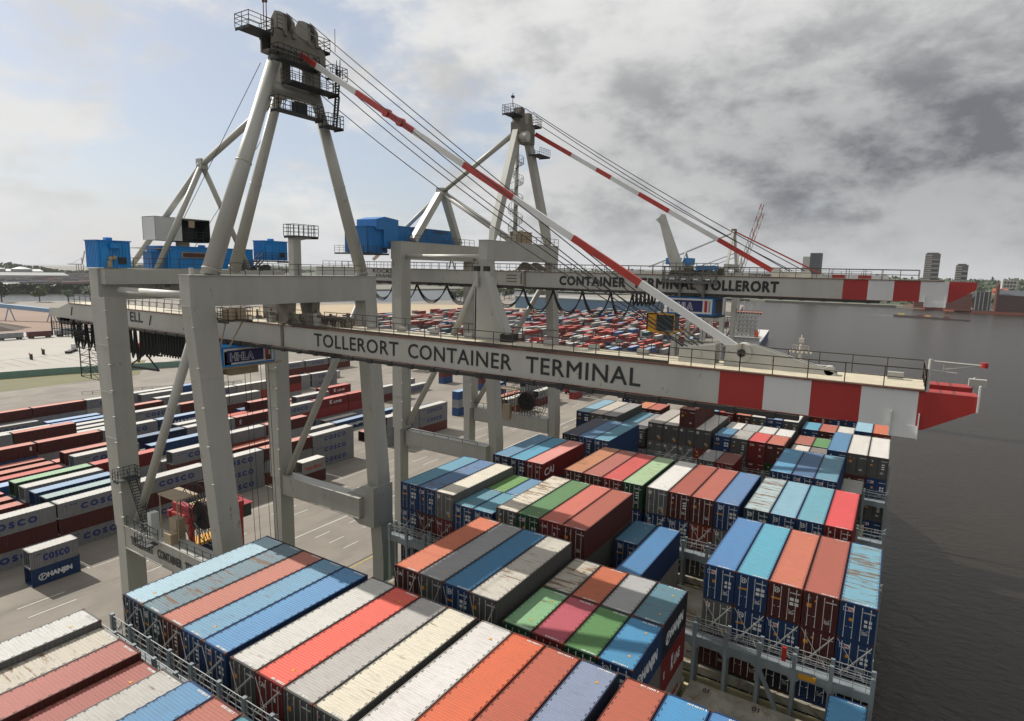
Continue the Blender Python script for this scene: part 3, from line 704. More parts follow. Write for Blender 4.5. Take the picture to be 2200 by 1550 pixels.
# ------------------------------------------------------------------ which boxes can be seen from anywhere near the camera
def cullable(boxes, hgt):
    vs = []; fs = []
    for i, b in enumerate(boxes):
        h = CW/2; x0, x1, y0, y1, z1 = b['x']-h, b['x']+h, b['y'], b['y']+b['L'], b['top']; z0 = z1-hgt(b)
        n = len(vs); vs += [(x0,y0,z0),(x1,y0,z0),(x1,y1,z0),(x0,y1,z0),(x0,y0,z1),(x1,y0,z1),(x1,y1,z1),(x0,y1,z1)]
        fs += [tuple(k+n for k in q) for q in [(0,3,2,1),(4,5,6,7),(0,1,5,4),(1,2,6,5),(2,3,7,6),(3,0,4,7)]]
    return BVHTree.FromPolygons([Vector(v) for v in vs], fs)
allb = [(b, H40) for b in BOX]+[(b, HY) for b in YB+FAR]
hm = {id(b): h for b, h in allb}
tree = cullable([b for b, _ in allb], lambda b: hm[id(b)])
cams = [Vector((0,0,0)), Vector((2.2,-.6,.4)), Vector((-2.2,.6,.6)), Vector((0,1.5,2))]
fw, rr, uu = f, r2, u2
def infra(p):
    d = p.dot(fw)
    if d < 1: return False
    return abs(p.dot(rr)/d) < .90 and abs(p.dot(uu)/d) < .64
def vis(b, H):
    h = CW/2-.05; L = b['L']; x, y, z1 = b['x'], b['y'], b['top']; z0 = z1-H
    pts = []; fr = 0
    for cx in (-h, -h/3, h/3, h):
        for fz in (.04, .5, .96): pts.append(('f', Vector((x+cx, y-.02, z0+H*fz))))
    for cy in (.03, .25, .5, .75, .97):
        for cx in (-h, 0, h): pts.append(('t', Vector((x+cx, y+L*cy, z1+.02))))
        for fz in (.1, .5, .9): pts.append(('s', Vector((x+CW/2+.02, y+L*cy, z0+H*fz))))
    res = set(); cnt = 0
    for k, p in pts:
        if not infra(p): continue
        for c in cams[:1] if cnt > 4 else cams:
            d = p-c; dist = d.length
            hit = tree.ray_cast(c, d.normalized(), dist-.05)
            if hit[0] is None: res.add(k); cnt += 1; break
    return res, cnt
ORD = ['first','second','third','fourth','fifth','sixth','seventh','eighth','ninth','tenth','eleventh','twelfth','thirteenth','fourteenth','fifteenth','sixteenth','seventeenth','eighteenth','nineteenth','twentieth','twenty-first']
def cname(c):
    import colorsys
    h, s, v = colorsys.rgb_to_hsv(*(a/255 for a in c))
    if s < .16: return 'white' if v > .84 else ('pale grey' if v > .72 else 'grey')
    hd = h*360
    if v < .42: return 'dark blue' if 180 < hd < 270 else 'dark red'
    if hd < 14 or hd > 335: return ('pink' if 330 < hd < 358 and s < .65 else 'red') if s > .6 and v > .75 else 'rust red'
    if hd < 42: return 'orange' if s > .55 and v > .75 else ('cream' if s < .25 else 'brownish')
    if hd < 70: return 'cream'
    if hd < 165: return 'pale green' if s < .4 else 'green'
    if hd < 200: return 'pale blue' if v > .7 and s < .45 else 'teal blue'
    return 'light blue' if v > .68 else 'slate blue'
nship = nyard = 0
for b in BOX:
    seen, cnt = vis(b, H40)
    if not seen: continue
    nship += 1
    wear = 'rust-streaked ' if b['ru'] > .28 else ('clean ' if b['ru'] < .06 else '')
    if b['tier'] == 0: q = cname(b['rc'])
    else: q = {'blue':'blue','dkblue':'dark blue','navy':'navy','brown':'brown','grey':'grey','lgrey':'pale grey','white':'white','green':'green','red':'red','teal':'teal','orange':'orange','steel':'slate'}[b['bc']]; wear = ''
    half = {'a': '', 'f': 'short ', 'r': 'short '}[b['part']]
    ff = {'a': '', 'f': ' front half', 'r': ' rear half'}[b['part']]
    lab = '%s%s%s container, %s column from quay, %s ship bay%s, %s' % (wear, half, q, ORD[b['col']], ORD[b['bay']], ff, 'topmost' if b['tier'] == 0 else ORD[b['tier']]+' down')
    near = b['bay'] <= 5
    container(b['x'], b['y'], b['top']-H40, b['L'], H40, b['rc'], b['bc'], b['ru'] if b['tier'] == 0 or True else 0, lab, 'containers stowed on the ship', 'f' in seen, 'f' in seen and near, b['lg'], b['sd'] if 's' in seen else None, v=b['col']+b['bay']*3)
seenY = []
for b in YB+FAR:
    seen, cnt = vis(b, HY)
    if seen:
        dist = Vector((b['x'], b['y'], b['top'])).length
        seenY.append((dist*dist/(b['L']*max(1, cnt)), b, seen))
LIM = 312-nship
rank = sorted(seenY, key=lambda s: s[0]*(.55 if s[1]['sd'] in ('COSCO', 'HANJIN', 'K LINE', 'REDW') else 1)*(.2 if s[1]['block'] == 'S' else 1))
keep = rank[:LIM]; mass = rank[LIM:]
if len(mass) < 20: pass
cnames = {'blue':'blue','dkblue':'dark blue','navy':'navy','brown':'rust brown','grey':'grey','lgrey':'pale grey','white':'white','green':'green','red':'red','teal':'teal','orange':'orange'}
used = {}
for _, b, seen in keep:
    nyard += 1; H = HY
    let = {'COSCO': ' lettered COSCO', 'HANJIN': ' lettered HANJIN', 'K LINE': ' lettered K LINE', 'REDW': ' with red lettering', 'vert': ' with upright white letters', 'C': ' with a white C', 'small': ' with small lettering'}.get(b['sd'], '')
    tn = ['bottom', 'second', 'third'][b['tier']]
    if b['block'] == 'A': lab = '%s container%s, %s tier, %s yard row, %s stack along' % (cnames[b['bc']], let, tn, ORD[b['row']], ORD[b['slot']+1])
    elif b['block'] == 'S': lab = 'short %s container%s, %s tier, alone in front of the grey stacks' % (cnames[b['bc']], let, tn)
    elif b['block'] == 'B': lab = '%s container%s, %s tier of %s row, behind the crane sills, %s stack' % (cnames[b['bc']], let, tn, ORD[b['row']], ['near','far'][b['slot']])
    else:
        lab = '%s container%s, %s tier, %d metres inland, %d along the yard' % (cnames[b['bc']], let, tn, int(-b['x']-49), int(b['y']))
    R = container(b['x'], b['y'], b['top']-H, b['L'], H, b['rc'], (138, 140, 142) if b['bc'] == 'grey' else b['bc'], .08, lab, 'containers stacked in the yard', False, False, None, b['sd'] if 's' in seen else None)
# remaining far boxes: one mass
mb = MB(); cols = []
for _, b, seen in mass:
    h = CW/2; mb.box(b['x']-h, b['x']+h, b['y'], b['y']+b['L'], b['top']-2.6, b['top']); cols.append((b['bc'], b['rc']))
if mass:
    m, nt, bb = base_mat('distant_container_paint'); at = nd(nt, 'ShaderNodeAttribute', attribute_name='paint'); nt.links.new(at.outputs[0], bb.inputs['Base Color']); bb.inputs['Roughness'].default_value = .6
    g_ = nd(nt, 'ShaderNodeNewGeometry'); kk = ramp(nt, noise(nt, mapping(nt, g_.outputs[0], (1, 1, 1)), .8, 6, .7), .3, .7, (.72,)*3, (1,1,1)); nt.links.new(mix(nt, 1.0, at.outputs[0], kk, 'MULTIPLY'), bb.inputs['Base Color'])
    me = bpy.data.meshes.new('distant_containers'); me.from_pydata(mb.v, [], mb.f); me.materials.append(m)
    ca = me.color_attributes.new('paint', 'FLOAT_COLOR', 'CORNER')
    arr = []
    for i, (bc, rc) in enumerate(cols):
        body = lin((138, 140, 142) if bc == 'grey' else BODYC[bc]); rof = lin(rc)
        for fi in range(6):
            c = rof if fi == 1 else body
            arr += [c[0], c[1], c[2], 1]*4
    ca.data.foreach_set('color', arr)
    o = bpy.data.objects.new('distant_containers', me); COL.objects.link(o); o.location = (0,0,Z0)
    tag(o, 'mass of mostly red containers filling the far end of the yard', 'containers', None, 'stuff')
print('containers', nship, nyard, 'mass', len(mass))
# ------------------------------------------------------------------ the big container ship
ship = root('container_ship', (-22.6, 40, WL), 'long green hulled container ship loaded with containers beside the quay', 'ship')
mb = MB()
prof = [(-70, -46.7, 1.3), (100, -46.7, 1.3), (122, -45.5, .1), (140, -40, -5.4), (156, -31, -14.4), (166, -24, -21.4)]
for (ya, xa, xb), (yb, xc, xd) in zip(prof, prof[1:]):
    s = 3.0
    mb.add([(xa,ya,-36.6),(xb,ya,-36.6),(xd,yb,-36.6),(xc,yb,-36.6),(xa+s*.2,ya,WL-2),(xb-s*.2,ya,WL-2),(xd-s*.6,yb,WL-2),(xc+s*.6,yb,WL-2)], [(0,1,5,4),(1,2,6,5),(3,0,4,7),(2,3,7,6)])
mb.build('hull', M_HULL, ship)
mb = MB()
for (ya, xa, xb), (yb, xc, xd) in zip(prof, prof[1:]): mb.hexa([(xa,ya,-36.9),(xb,ya,-36.9),(xd,yb,-36.9),(xc,yb,-36.9)], [(xa,ya,-36.62),(xb,ya,-36.62),(xd,yb,-36.62),(xc,yb,-36.62)])
mb.build('deck', M_SHIPDECK, ship)
GRP = [(0, 4), (5, 8), (9, 12), (13, 17)]
for b in range(0, 9):
    for gi, (c0, c1) in enumerate(GRP):
        if b == 8 and gi in (0, 3): continue
        x0 = COLX[c0]+.1; x1 = COLX[c1]+CW+.1
        if gi == 0: x0 += 2.5
        if gi == 3: x1 -= 2.45
        y0 = BAYY[b]-.35; y1 = y0+12.9
        mb = MB(); mb.box(x0, x1, y0, y1, -34.0, -33.32)
        for k in range(3):
            y = y0+1.5+k*4.6; mb.box(x0+.6, x0+.9, y, y+.3, -33.32, -33.22); mb.box(x1-.9, x1-.6, y, y+.3, -33.32, -33.22)
        h = mb.build('hatch_cover', M_HATCH, ship)
        if b in (2, 3) and gi >= 2:
            mb = MB()
            for i, t in enumerate((['09','05'] if gi == 2 else ['03','01','02'])):
                put_text(mb, t, 'T', (x0+1.2+i*3.8, y1-1.0, -33.318), .5, .55, .02, lift=.006); put_text(mb, t, 'T', (x0+1.6+i*3.8, y0+2, -33.318), .5, .55, .02, lift=.006)
            mb.build('deck_number', M_LETTER, h)
mb = MB()
for b in range(0, 9): 
    for y in (BAYY[b]-.75, BAYY[b]+12.75): mb.box(-43.5, -1.2, y, y+.3, -36.6, -34.1)
mb.box(-43.8, -43.5, 0, 125, -36.6, -34.0); mb.box(-1.5, -1.2, 0, 125, -36.6, -34.0)
mb.build('hatch_coaming', M_COAM, ship)
# lashing bridges between the bays
for b in range(0, 9):
    yc = BAYY[b]-1.28; xa, xb = -46.4, 1.15
    if b == 8: xa, xb = -40, -5
    D = 3.25 if b <= 1 else 0
    mb = MB()
    mb.box(xa, xb, yc-.5, yc+.5, -29.95+D, -29.85+D); mb.box(xa, xb, yc-.56, yc-.5, -30.5+D, -29.82+D); mb.box(xa, xb, yc+.5, yc+.56, -30.5+D, -29.82+D)
    br = mb.build('lashing_bridge', M_SHIPGREY, ship)
    posts = [COLX[c] for c in range(18)]+[xb-.1]
    mb = MB()
    for i, x in enumerate(posts):
        if not xa <= x <= xb: continue
        for dy in (-.5, .5): mb.box(x-.14, x+.14, yc+dy-.12, yc+dy+.12, -36.6, -28.55+D)
        # rounded haunches under the walkway
        for s in ((-1, 1) if xa+1 < x < xb-1 else ()): mb.prism([(x+s*.14, -30.5+D), (x+s*.5, -30.5+D), (x+s*.14, -30.9+D)], 'y', yc-.54, yc-.46)
    for x in (posts[4], posts[15]): mb.bar((x, yc-.5, -30.6+D), (x+2.6, yc-.5, -35.8), .28, .28)
    mb.build('frame_posts', M_SHIPGREY, br)
    mb = MB(); ll = [-29.42+D, -29.0+D, -28.66+D]
    for dy in (-.47, .47):
        for z in ll: mb.bar((xa, yc+dy, z), (xb, yc+dy, z), .045, .045)
        x = xa
        while x < xb: mb.bar((x, yc+dy, -29.85+D), (x, yc+dy, -28.66+D), .04, .04); x += .84
    mb.bar((xb, yc-.47, -28.66+D), (xb, yc+.47, -28.66+D), .05); mb.bar((xb-.02, yc-.5, -30+D), (xb-.02, yc-.5, -28.0+D), .12)
    mb.build('railing', plain('galvanised_rail', (186, 188, 188), .45, .3, .25, 2), br)
    if b in (2, 3, 4): 
        mb = MB(); x = {2: -12.6, 3: -4.9, 4: -12.5}[b]; mb.box(x-.15, x+.15, yc-.75, yc-.5, -29.3+D, -28.2+D)
        mb.build('hose_box', M_RED, br)
        mb = MB(); x = {2: -30.4, 3: -2.9, 4: -20}[b]; mb.box(x-.9, x+.3, yc-.62, yc-.565, -30.35+D, -29.95+D); mb.build('sign_board', M_YELLOW, br)
# lashing rods crossed over the door ends
def rods(bay, cols, ytop, part='f'):
    zb = -26.5 if bay <= 1 else -29.75
    for c in cols:
        x0 = COLX[c]+.12; x1 = x0+CW-.2; yb = BAYY[bay]-.62; yt = BAYY[bay]-.1
        a = MB(); a.tube((x0+.3, yb, zb), (x1, yt, ytop), .022, None, 5); a.tube((x0+.42, yb, zb), (x1-.02, yt, ytop-.12), .022, None, 5); a.tube((x0+.3, yb, zb), (x0+.55, yb+.1, zb+.55), .045, None, 5)
        a.build('lashing_rod', M_ROD, ship)
        a = MB(); a.tube((x1-.3, yb, zb), (x0, yt, ytop), .022, None, 5); a.tube((x1-.3, yb, zb), (x1-.55, yb+.1, zb+.55), .045, None, 5)
        a.build('lashing_rod', M_ROD, ship)
rods(3, [13, 14, 15, 16, 17], -27.2); rods(2, [5, 6, 7, 8], -24.35); rods(1, [0, 1, 2, 3, 4, 5, 6], -24.35); rods(3, [0, 1, 2], -27.25); rods(4, [9, 10, 11, 12], -27.2); rods(6, [6, 7, 8, 9, 10], -27.2)
# foremast
mb = MB(); mx, my = -16.0, 135
mb.tube((mx, my, -36.6), (mx, my, -13.6), 1.0, .28, 10); mb.box(mx-2.1, mx+2.1, my-.25, my+.25, -15.0, -14.85); mb.box(mx-.45, mx+.45, my-.3, my+.3, -13.2, -12.3)
mb.tube((mx, my, -13.6), (mx, my, -11.6), .1); mb.rail([(mx-1.5, my-.3, -14.85), (mx+1.5, my-.3, -14.85)], 1.1, .7, .05)
for i in range(6): mb.tube((mx-2+i*.8, my-.3, -15.25), (mx-2+i*.8, my-.3, -14.95), .22, None, 8)
mb.build('foremast', plain('mast_cream', (226, 218, 196), .5, 0, .12), ship)
mb = MB(); mb.rail([(1.15, -60, -36.6), (1.15, 100, -36.6)], 1.1, 3, .03); mb.rail([(-46.5, -60, -36.6), (-46.5, 100, -36.6)], 1.1, 3, .03)
mb.build('deck_railing', M_SHIPGREY, ship)

# ------------------------------------------------------------------ gantry cranes
def leg(parent, b0, b1, t0, t1, zb, zt, m=M_CGREY):
    """b0,b1 bottom (x0,y0),(x1,y1); t0,t1 top"""
    mb = MB(); q = lambda a, b, z: [(a[0],a[1],z),(b[0],a[1],z),(b[0],b[1],z),(a[0],b[1],z)]
    mb.hexa(q(b0, b1, zb), q(t0, t1, zt))
    # welded seams and little lugs that catch the light
    for k in range(1, 5):
        t = k/5; z = zb+(zt-zb)*t; g = lambda i: (b0[i]+(t0[i]-b0[i])*t-.025); h_ = lambda i: (b1[i]+(t1[i]-b1[i])*t+.025)
        mb.box(g(0), h_(0), g(1), h_(1), z-.035, z+.035)
    for k in range(9):
        t = (k+.5)/9; z = zb+(zt-zb)*t; x = b1[0]+(t1[0]-b1[0])*t; y = b0[1]+(t0[1]-b0[1])*t
        mb.box(x-.05, x+.25, y-.22, y+.05, z-.05, z+.05)
    return mb.build('leg', m, parent)
def girder(parent, name, x0, x1, y0, y1, z0, z1, stripes, tip=None, m=M_CGREY2):
    """box girder along x with painted bands at its outer end: stripes = [x ...], last part tapers to the tip"""
    mb = MB(); xs = [x0]+stripes
    for i in range(len(xs)-1): mb.box(xs[i]+(0 if i == 0 else .0), xs[i+1], y0, y1, z0, z1, 0 if i == 0 else (1 if i % 2 else 2))
    a = xs[-1]; mb.prism([(a, z0), (a, z1), (x1, z1), (x1, z1-.8), (a+.3, z0)], 'y', y0, y1, 1)
    o = mb.build(name, [m, M_RED, M_WHITE], parent)
    return o
def flanges(parent, x0, x1, y0, y1, z0, z1):
    mb = MB(); mb.box(x0, x1, y0-.12, y1+.06, z1, z1+.06); mb.box(x0, x1-4, y0-.10, y1+.06, z0-.06, z0)
    mb.build('flange', M_RUSTEDGE, parent)
    mb = MB(); mb.box(x0+2, x1-6, y0-.3, y0+.2, z0-.36, z0-.07)
    x = x0+3
    while x < x1-7: mb.box(x, x+.5, y0-.36, y0+.1, z0-.42, z0-.02); x += 2.4
    mb.build('trolley_rail', M_DARK, parent)
def rope(pts, r=.035): 
    mb = MB(); mb.path(pts, r, 5); return mb
def festoon(parent, xs, y, z, drop, r=.05, n=2):
    for a, b in zip(xs, xs[1:]):
        mb = MB()
        for k in range(n):
            d = drop*(1-.07*k)*min(1.0, ((b-a)/4.0)+.35); pts = []
            for i in range(13):
                t = i/12; s = (abs(2*t-1))**2.3
                pts.append((a+(b-a)*t+.02*k, y+.12*k, z-d*(1-s)))
            mb.path(pts, r, 6)
        mb.box(a-.15, a+.15, y-.15, y+.25, z-.05, z+.25)
        mb.build('festoon_cable', M_CABLE, parent, True)
def stay(parent, a, b, cuts, w, h, names=True):
    a = Vector(a); b = Vector(b); mb = MB()
    ts = [0]+cuts+[1]
    for i in range(len(ts)-1): mb.bar(a.lerp(b, ts[i]), a.lerp(b, ts[i+1]), w, h, i % 2)
    return mb.build('forestay_link', [M_STAYRED, M_WHITE], parent)
def reel(parent, c, R_, w):
    mb = MB(); n = 36; x, y, z = c
    for s in (-w/2, w/2):
        pts = [(x+math.cos(2*PI*i/n)*R_, y+s, z+math.sin(2*PI*i/n)*R_) for i in range(n+1)]; mb.path(pts, .05, 5)
        pts = [(x+math.cos(2*PI*i/n)*R_*.45, y+s, z+math.sin(2*PI*i/n)*R_*.45) for i in range(n+1)]; mb.path(pts, .04, 5)
        for i in range(24): t = 2*PI*i/24; mb.bar((x+math.cos(t)*.3, y+s, z+math.sin(t)*.3), (x+math.cos(t)*R_, y+s, z+math.sin(t)*R_), .05, .05)
    mb.tube((x, y-w/2-.4, z), (x, y+w/2+.4, z), .35, None, 12)
    o = mb.build('cable_reel', M_DARK, parent)
    mb = MB(); rr_ = R_*.42; mb.tube((x, y-w/2+.2, z), (x, y+w/2-.2, z), rr_*1.05, None, 28); mb.build('wound_cable', plain('cable_brown', (54, 34, 32), .8, 0, .3), o)
    mb = MB(); mb.box(x-R_*1.1, x-R_*.7, y-w-.6, y-w+.3, z-R_*.9, z-R_*.2); mb.box(x-R_*1.3, x-R_*.25, y-w-1.2, y-w+1.0, z+R_*.55, z+R_*.6)
    for px in (x-R_*1.25, x-R_*.3):
        for py in (y-w-1.1, y-w+.9): mb.bar((px, py, z-R_), (px, py, z+R_*.55), .09)
    mb.build('reel_shelter', M_TAN, o)
    return o
def ladder(parent, a, b, w=.7, name='stairway'):
    a = Vector(a); b = Vector(b); mb = MB(); d = b-a; n = max(3, int(abs(d.z)/.26)); s = Vector((0, w/2, 0)) if abs(d.x) > abs(d.y) else Vector((w/2, 0, 0))
    for k in (-1, 1):
        mb.bar(a+s*k, b+s*k, .05, .18); mb.bar(a+s*k+Vector((0,0,1)), b+s*k+Vector((0,0,1)), .045, .045)
        for i in range(0, n+1, 3): p = a.lerp(b, i/n)+s*k; mb.bar(p, p+Vector((0,0,1)), .04)
    for i in range(n+1): p = a.lerp(b, i/n); mb.bar(p-s, p+s, .22, .03)
    return mb.build(name, M_RAILG, parent)
def platform(parent, x0, x1, y0, y1, z, sides='nsew', h=1.1, m=M_RAILG, name='service_platform', step=1.0):
    mb = MB(); mb.box(x0, x1, y0, y1, z-.09, z); mb.box(x0, x1, y0, y0+.06, z-.25, z-.09); mb.box(x0, x1, y1-.06, y1, z-.25, z-.09)
    e = {'s': [(x0,y0,z),(x1,y0,z)], 'n': [(x0,y1,z),(x1,y1,z)], 'w': [(x0,y0,z),(x0,y1,z)], 'e': [(x1,y0,z),(x1,y1,z)]}
    for s in sides: mb.rail(e[s], h, step, .026, (.35, .68))
    return mb.build(name, m, parent)
def corr_box(parent, name, x0, x1, y0, y1, z0, z1, m, p=.3):
    mb = MB(); mb.box(x0+.05, x1-.05, y0+.05, y1-.05, z0, z1-.02); mb.box(x0-.05, x1+.05, y0-.05, y1+.05, z1-.06, z1)
    y = y0
    while y < y1-.05: mb.box(x1-.06, x1, y, y+p*.5, z0, z1-.06); mb.box(x0, x0+.06, y, y+p*.5, z0, z1-.06); y += p
    x = x0
    while x < x1-.05: mb.box(x, x+p*.5, y0, y0+.06, z0, z1-.06); x += p
    h = mb.build(name, m, parent)
    q = min(z1-z0, 2.6)
    if y1-y0 > 2.5:      # door, louvred vent and a junction box on the river side
        d = MB(); d.box(x1, x1+.05, y0+.3, y0+1.05, z0+.05, z0+q*.78); d.build('door', m, h)
        d = MB(); d.box(x1, x1+.06, y1-1.3, y1-.5, z0+q*.15, z0+q*.42)
        for k in range(5): d.box(x1+.06, x1+.09, y1-1.25, y1-.55, z0+q*.17+k*q*.048, z0+q*.19+k*q*.048)
        d.build('vent', M_RAILG, h)
        d = MB(); d.box(x0-.1, x1+.1, y0-.1, y1+.1, z1, z1+.05); d.box((x0+x1)/2-.3, (x0+x1)/2+.3, (y0+y1)/2-.3, (y0+y1)/2+.3, z1+.05, z1+.35); d.build('roof', m, h)
    return h
def hhla(parent, face, x, y, z, w, h, depth):
    """machinery box under the boom with the company board"""
    if face == '+X': mb = MB(); o = corr_box(parent, 'trolley_house', x-depth, x, y, y+w, z, z+h, M_BLUE, .25)
    else: o = corr_box(parent, 'trolley_house', x, x+w, y, y+depth, z, z+h, M_BLUE2, .25)
    def rect(a0, a1, b0, b1, t, m, nm):
        mb = MB()
        if face == '+X': mb.box(x+t, x+t+.03, y+a0*w, y+a1*w, z+b0*h, z+b1*h)
        else: mb.box(x+a0*w, x+a1*w, y-t-.03, y-t, z+b0*h, z+b1*h)
        return mb.build(nm, m, o)
    bd = rect(.04, .96, .1, .92, .02, M_WHITE, 'sign_board')
    rect(.09, .76, .2, .82, .055, M_NAVY, 'sign_panel'); rect(.80, .86, .2, .82, .055, M_RED, 'sign_bar'); rect(.89, .92, .2, .82, .055, plain('sign_grey', (158,158,156)), 'sign_bar')
    mb = MB(); t = .1
    for (pp, off, mi) in ((.052, t, 0),):
        if face == '+X': put_text(mb, 'HHLA', '+X', (x, y+.15*w, z+.3*h), .42*w, .38*h, .06, 0, .95, 0, t)
        else: put_text(mb, 'HHLA', '-Y', (x+.13*w, y, z+.3*h), .42*w, .38*h, .06, 0, .95, 0, t)
    mb.build('sign_lettering', M_LETWHITE, o)
    mb = MB()
    if face == '+X': put_text(mb, 'HHLA', '+X', (x, y+.15*w, z+.3*h), .42*w, .38*h, .0, 0, .95, 0, t+.03)
    else: put_text(mb, 'HHLA', '-Y', (x+.13*w, y, z+.3*h), .42*w, .38*h, .0, 0, .95, 0, t+.03)
    mb.build('sign_lettering', M_NAVY, o)
    return o
# ---- crane one, the nearer
c1 = root('container_crane', (-60, 41, GL), 'nearer pale grey gantry crane with round masts, boom lettered TOLLERORT CONTAINER TERMINAL', 'crane', 'gantry cranes along the quay')
YN0, YN1, YF0, YF1 = 30.0, 31.95, 49.35, 51.5
leg(c1, (-52.6, 31.9), (-51.0, 34.0), (-52.6, 29.5), (-51.1, 31.7), -36, -3.7); leg(c1, (-68.9, 30.15), (-67.0, 32.15), (-69.9, 29.9), (-67.0, 31.95), -28, -3.6)
leg(c1, (-52.8, 52.1), (-51.0, 54.3), (-52.8, 49.75), (-51.1, 51.5), -36, -3.7); leg(c1, (-68.9, 49.45), (-67.0, 51.5), (-69.2, 49.4), (-67.0, 51.35), -28, -3.6)
for (xa, xb, ya, yb) in ((-68.6, -67.0, 30.15, 32.1), (-68.6, -67.0, 49.5, 51.5)): 
    mb = MB(); mb.box(xa, xb, ya, yb, -45.0, -28); mb.build('leg_foot', M_CGREY, c1)
for (xa, xb, ya, yb) in ((-52.6, -51.0, 31.9, 34.0), (-52.8, -51.0, 52.1, 54.3)):
    mb = MB(); mb.box(xa, xb, ya, yb, -45.0, -36); mb.build('leg_foot', M_CGREY, c1)
mb = MB(); mb.box(-52.7, -51.13, 29.5, 51.5, -3.72, -1.05); mb.box(-52.75, -51.08, 29.45, 51.55, -3.75, -3.68); mb.box(-52.8, -51.03, 29.45, 51.55, -1.06, -1.0)
for k in range(5): mb.box(-51.32, -51.27, 32+k*4.4, 32.1+k*4.4, -2.5, -2.35)
mb.build('portal_beam', M_CGREY, c1)
mb = MB(); mb.box(-69.9, -68.2, 29.95, 51.6, -3.9, -.8); mb.box(-70, -68.1, 29.9, 51.65, -.85, -.72); mb.box(-68.2, -67.2, 30.2, 51.4, -2.3, -.8)
mb.build('portal_beam', M_CGREY, c1)
mb = MB(); mb.box(-68.22, -68.1, 36.2, 37.4, -3.3, -1.6); mb.build('hatch_door', M_CGREY2, c1)
mb = MB(); mb.box(-68.12, -68.05, 36.55, 37.05, -2.7, -1.9); mb.build('porthole', M_GLASS, c1)
for ya, yb in ((30.2, 31.9), (49.75, 51.3)):
    far = ya > 40; xw = -53.2 if not far else -54.2
    mb = MB(); mb.box(-67.1, xw+1.6, ya, yb, -30.1, -27.62); mb.box(-67.1, xw+1.6, ya-.08, yb+.08, -27.66, -27.56); mb.box(-67.1, xw+1.6, ya-.08, yb+.08, -30.14, -30.04)
    if far: mb.prism([(-55.6, -27.6), (-55.6, -30.1), (-53.4, -31.2), (-50.9, -31.2), (-50.9, -26.2), (-52.8, -26.2), (-54.4, -27.2)], 'y', ya+.7, yb+2.4)
    mb.build('sill_beam', M_CGREY, c1)
for t, x, wd in (('TOLLERORT', -65.75, 4.35), ('CONTAINER', -60.55, 4.3), ('TERMINAL', -55.6, 3.6)): mb = MB(); put_text(mb, t, '-Y', (x, 30.17, -29.35), wd, .88, .025); mb.build('sill_lettering', M_LETTER, c1)
for y in (31.3, 50.4):
    mb = MB(); mb.tube((-66.4, y, -27.3), (-52.6, y, -4.0), .42, .42, 16); mb.build('diagonal_brace', M_CGREY2, c1, True)
    mb = MB(); mb.tube((-66.6, y, -2.9), (-52.9, y, -2.9), .36, None, 16); mb.build('cross_tie', M_CGREY2, c1, True)
# bogies under the feet
for x in (-51.5, -67.6):
    mb = MB(); mb.box(x-.6, x+.6, 29.5, 52, -45.4, -44.5)
    for y in (29.8, 31.8, 33.8, 47.8, 49.8, 51.8): mb.tube((x-.25, y, -45.55), (x+.25, y, -45.55), .42, None, 12)
    mb.build('travel_bogie', M_DARK, c1)
# masts
def mast(a, b, r0, r1, nm='mast'):
    mb = MB(); mb.tube(a, b, r0, r1, 28); a = Vector(a); b = Vector(b)
    for t in (.02, .5): p = a.lerp(b, t); q = a.lerp(b, t+.004); mb.tube(p, q, r0+(r1-r0)*t+.05, None, 28)
    return mb.build(nm, M_CGREY2, c1, True)
mast((-52.0, 31.9, -1.0), (-51.6, 39.2, 19.4), .80, .56); mast((-52.0, 50.2, -1.0), (-51.6, 43.5, 17.6), .70, .54)
mast((-62.2, 41.0, -.7), (-53.4, 41.0, 17.2), .62, .46)
mb = MB()
mb = MB(); mb.box(-52.2, -51.9, 30.1, 30.4, -1, -.4)
mb.build('lifting_eye', M_CGREY2, c1)
mb = MB(); mb.tube((-51.9, 38.4, 16.3), (-51.9, 44.2, 16.9), .62, None, 18); mb.box(-52.6, -51.2, 38.6, 43.9, 16.1, 17.0); mb.build('mast_crossbeam', M_CGREY, c1, True)
HD = plain('head_grey', (128, 122, 108), .6, 0, .4, 1.0, True, .12)
mb = MB(); hp_ = [(38.2, 19.5), (38.2, 21.1), (38.9, 21.5), (43.8, 21.4), (44.4, 20.7), (44.4, 19.2), (43.6, 18.8), (42.4, 19.3)]; mb.prism(hp_, 'x', -52.4, -52.2); mb.prism(hp_, 'x', -50.9, -50.7)
mb.box(-52.2, -50.9, 38.25, 42.4, 19.5, 19.7); mb.box(-52.2, -50.9, 38.4, 43.9, 21.0, 21.15); mb.box(-52.2, -50.9, 42.7, 43.9, 16.9, 19.0); mb.box(-53.7, -52.4, 40.5, 41.5, 16.2, 19.6)
mb.build('mast_head', HD, c1)
for y in (40.1, 42.8):
    mb = MB(); mb.prism([(-52.6, 21.1), (-52.5, 22.9), (-51.9, 23.5), (-51.2, 23.3), (-50.6, 22.5), (-50.5, 21.1)], 'y', y-.62, y-.3); mb.prism([(-52.6, 21.1), (-52.5, 22.9), (-51.9, 23.5), (-51.2, 23.3), (-50.6, 22.5), (-50.5, 21.1)], 'y', y+.3, y+.62)
    mb.box(-50.75, -50.6, y-.6, y-.3, 21.1, 22.7); s = mb.build('sheave_housing', HD, c1)
    mb = MB()
    for k in (-.18, .0, .18): mb.tube((-51.5, y+k-.06, 22.5), (-51.5, y+k+.06, 22.5), .85, None, 20)
    mb.build('sheave', M_DARK, s)
DR = plain('dark_platform', (46, 50, 52), .7, .1, .3, 2)
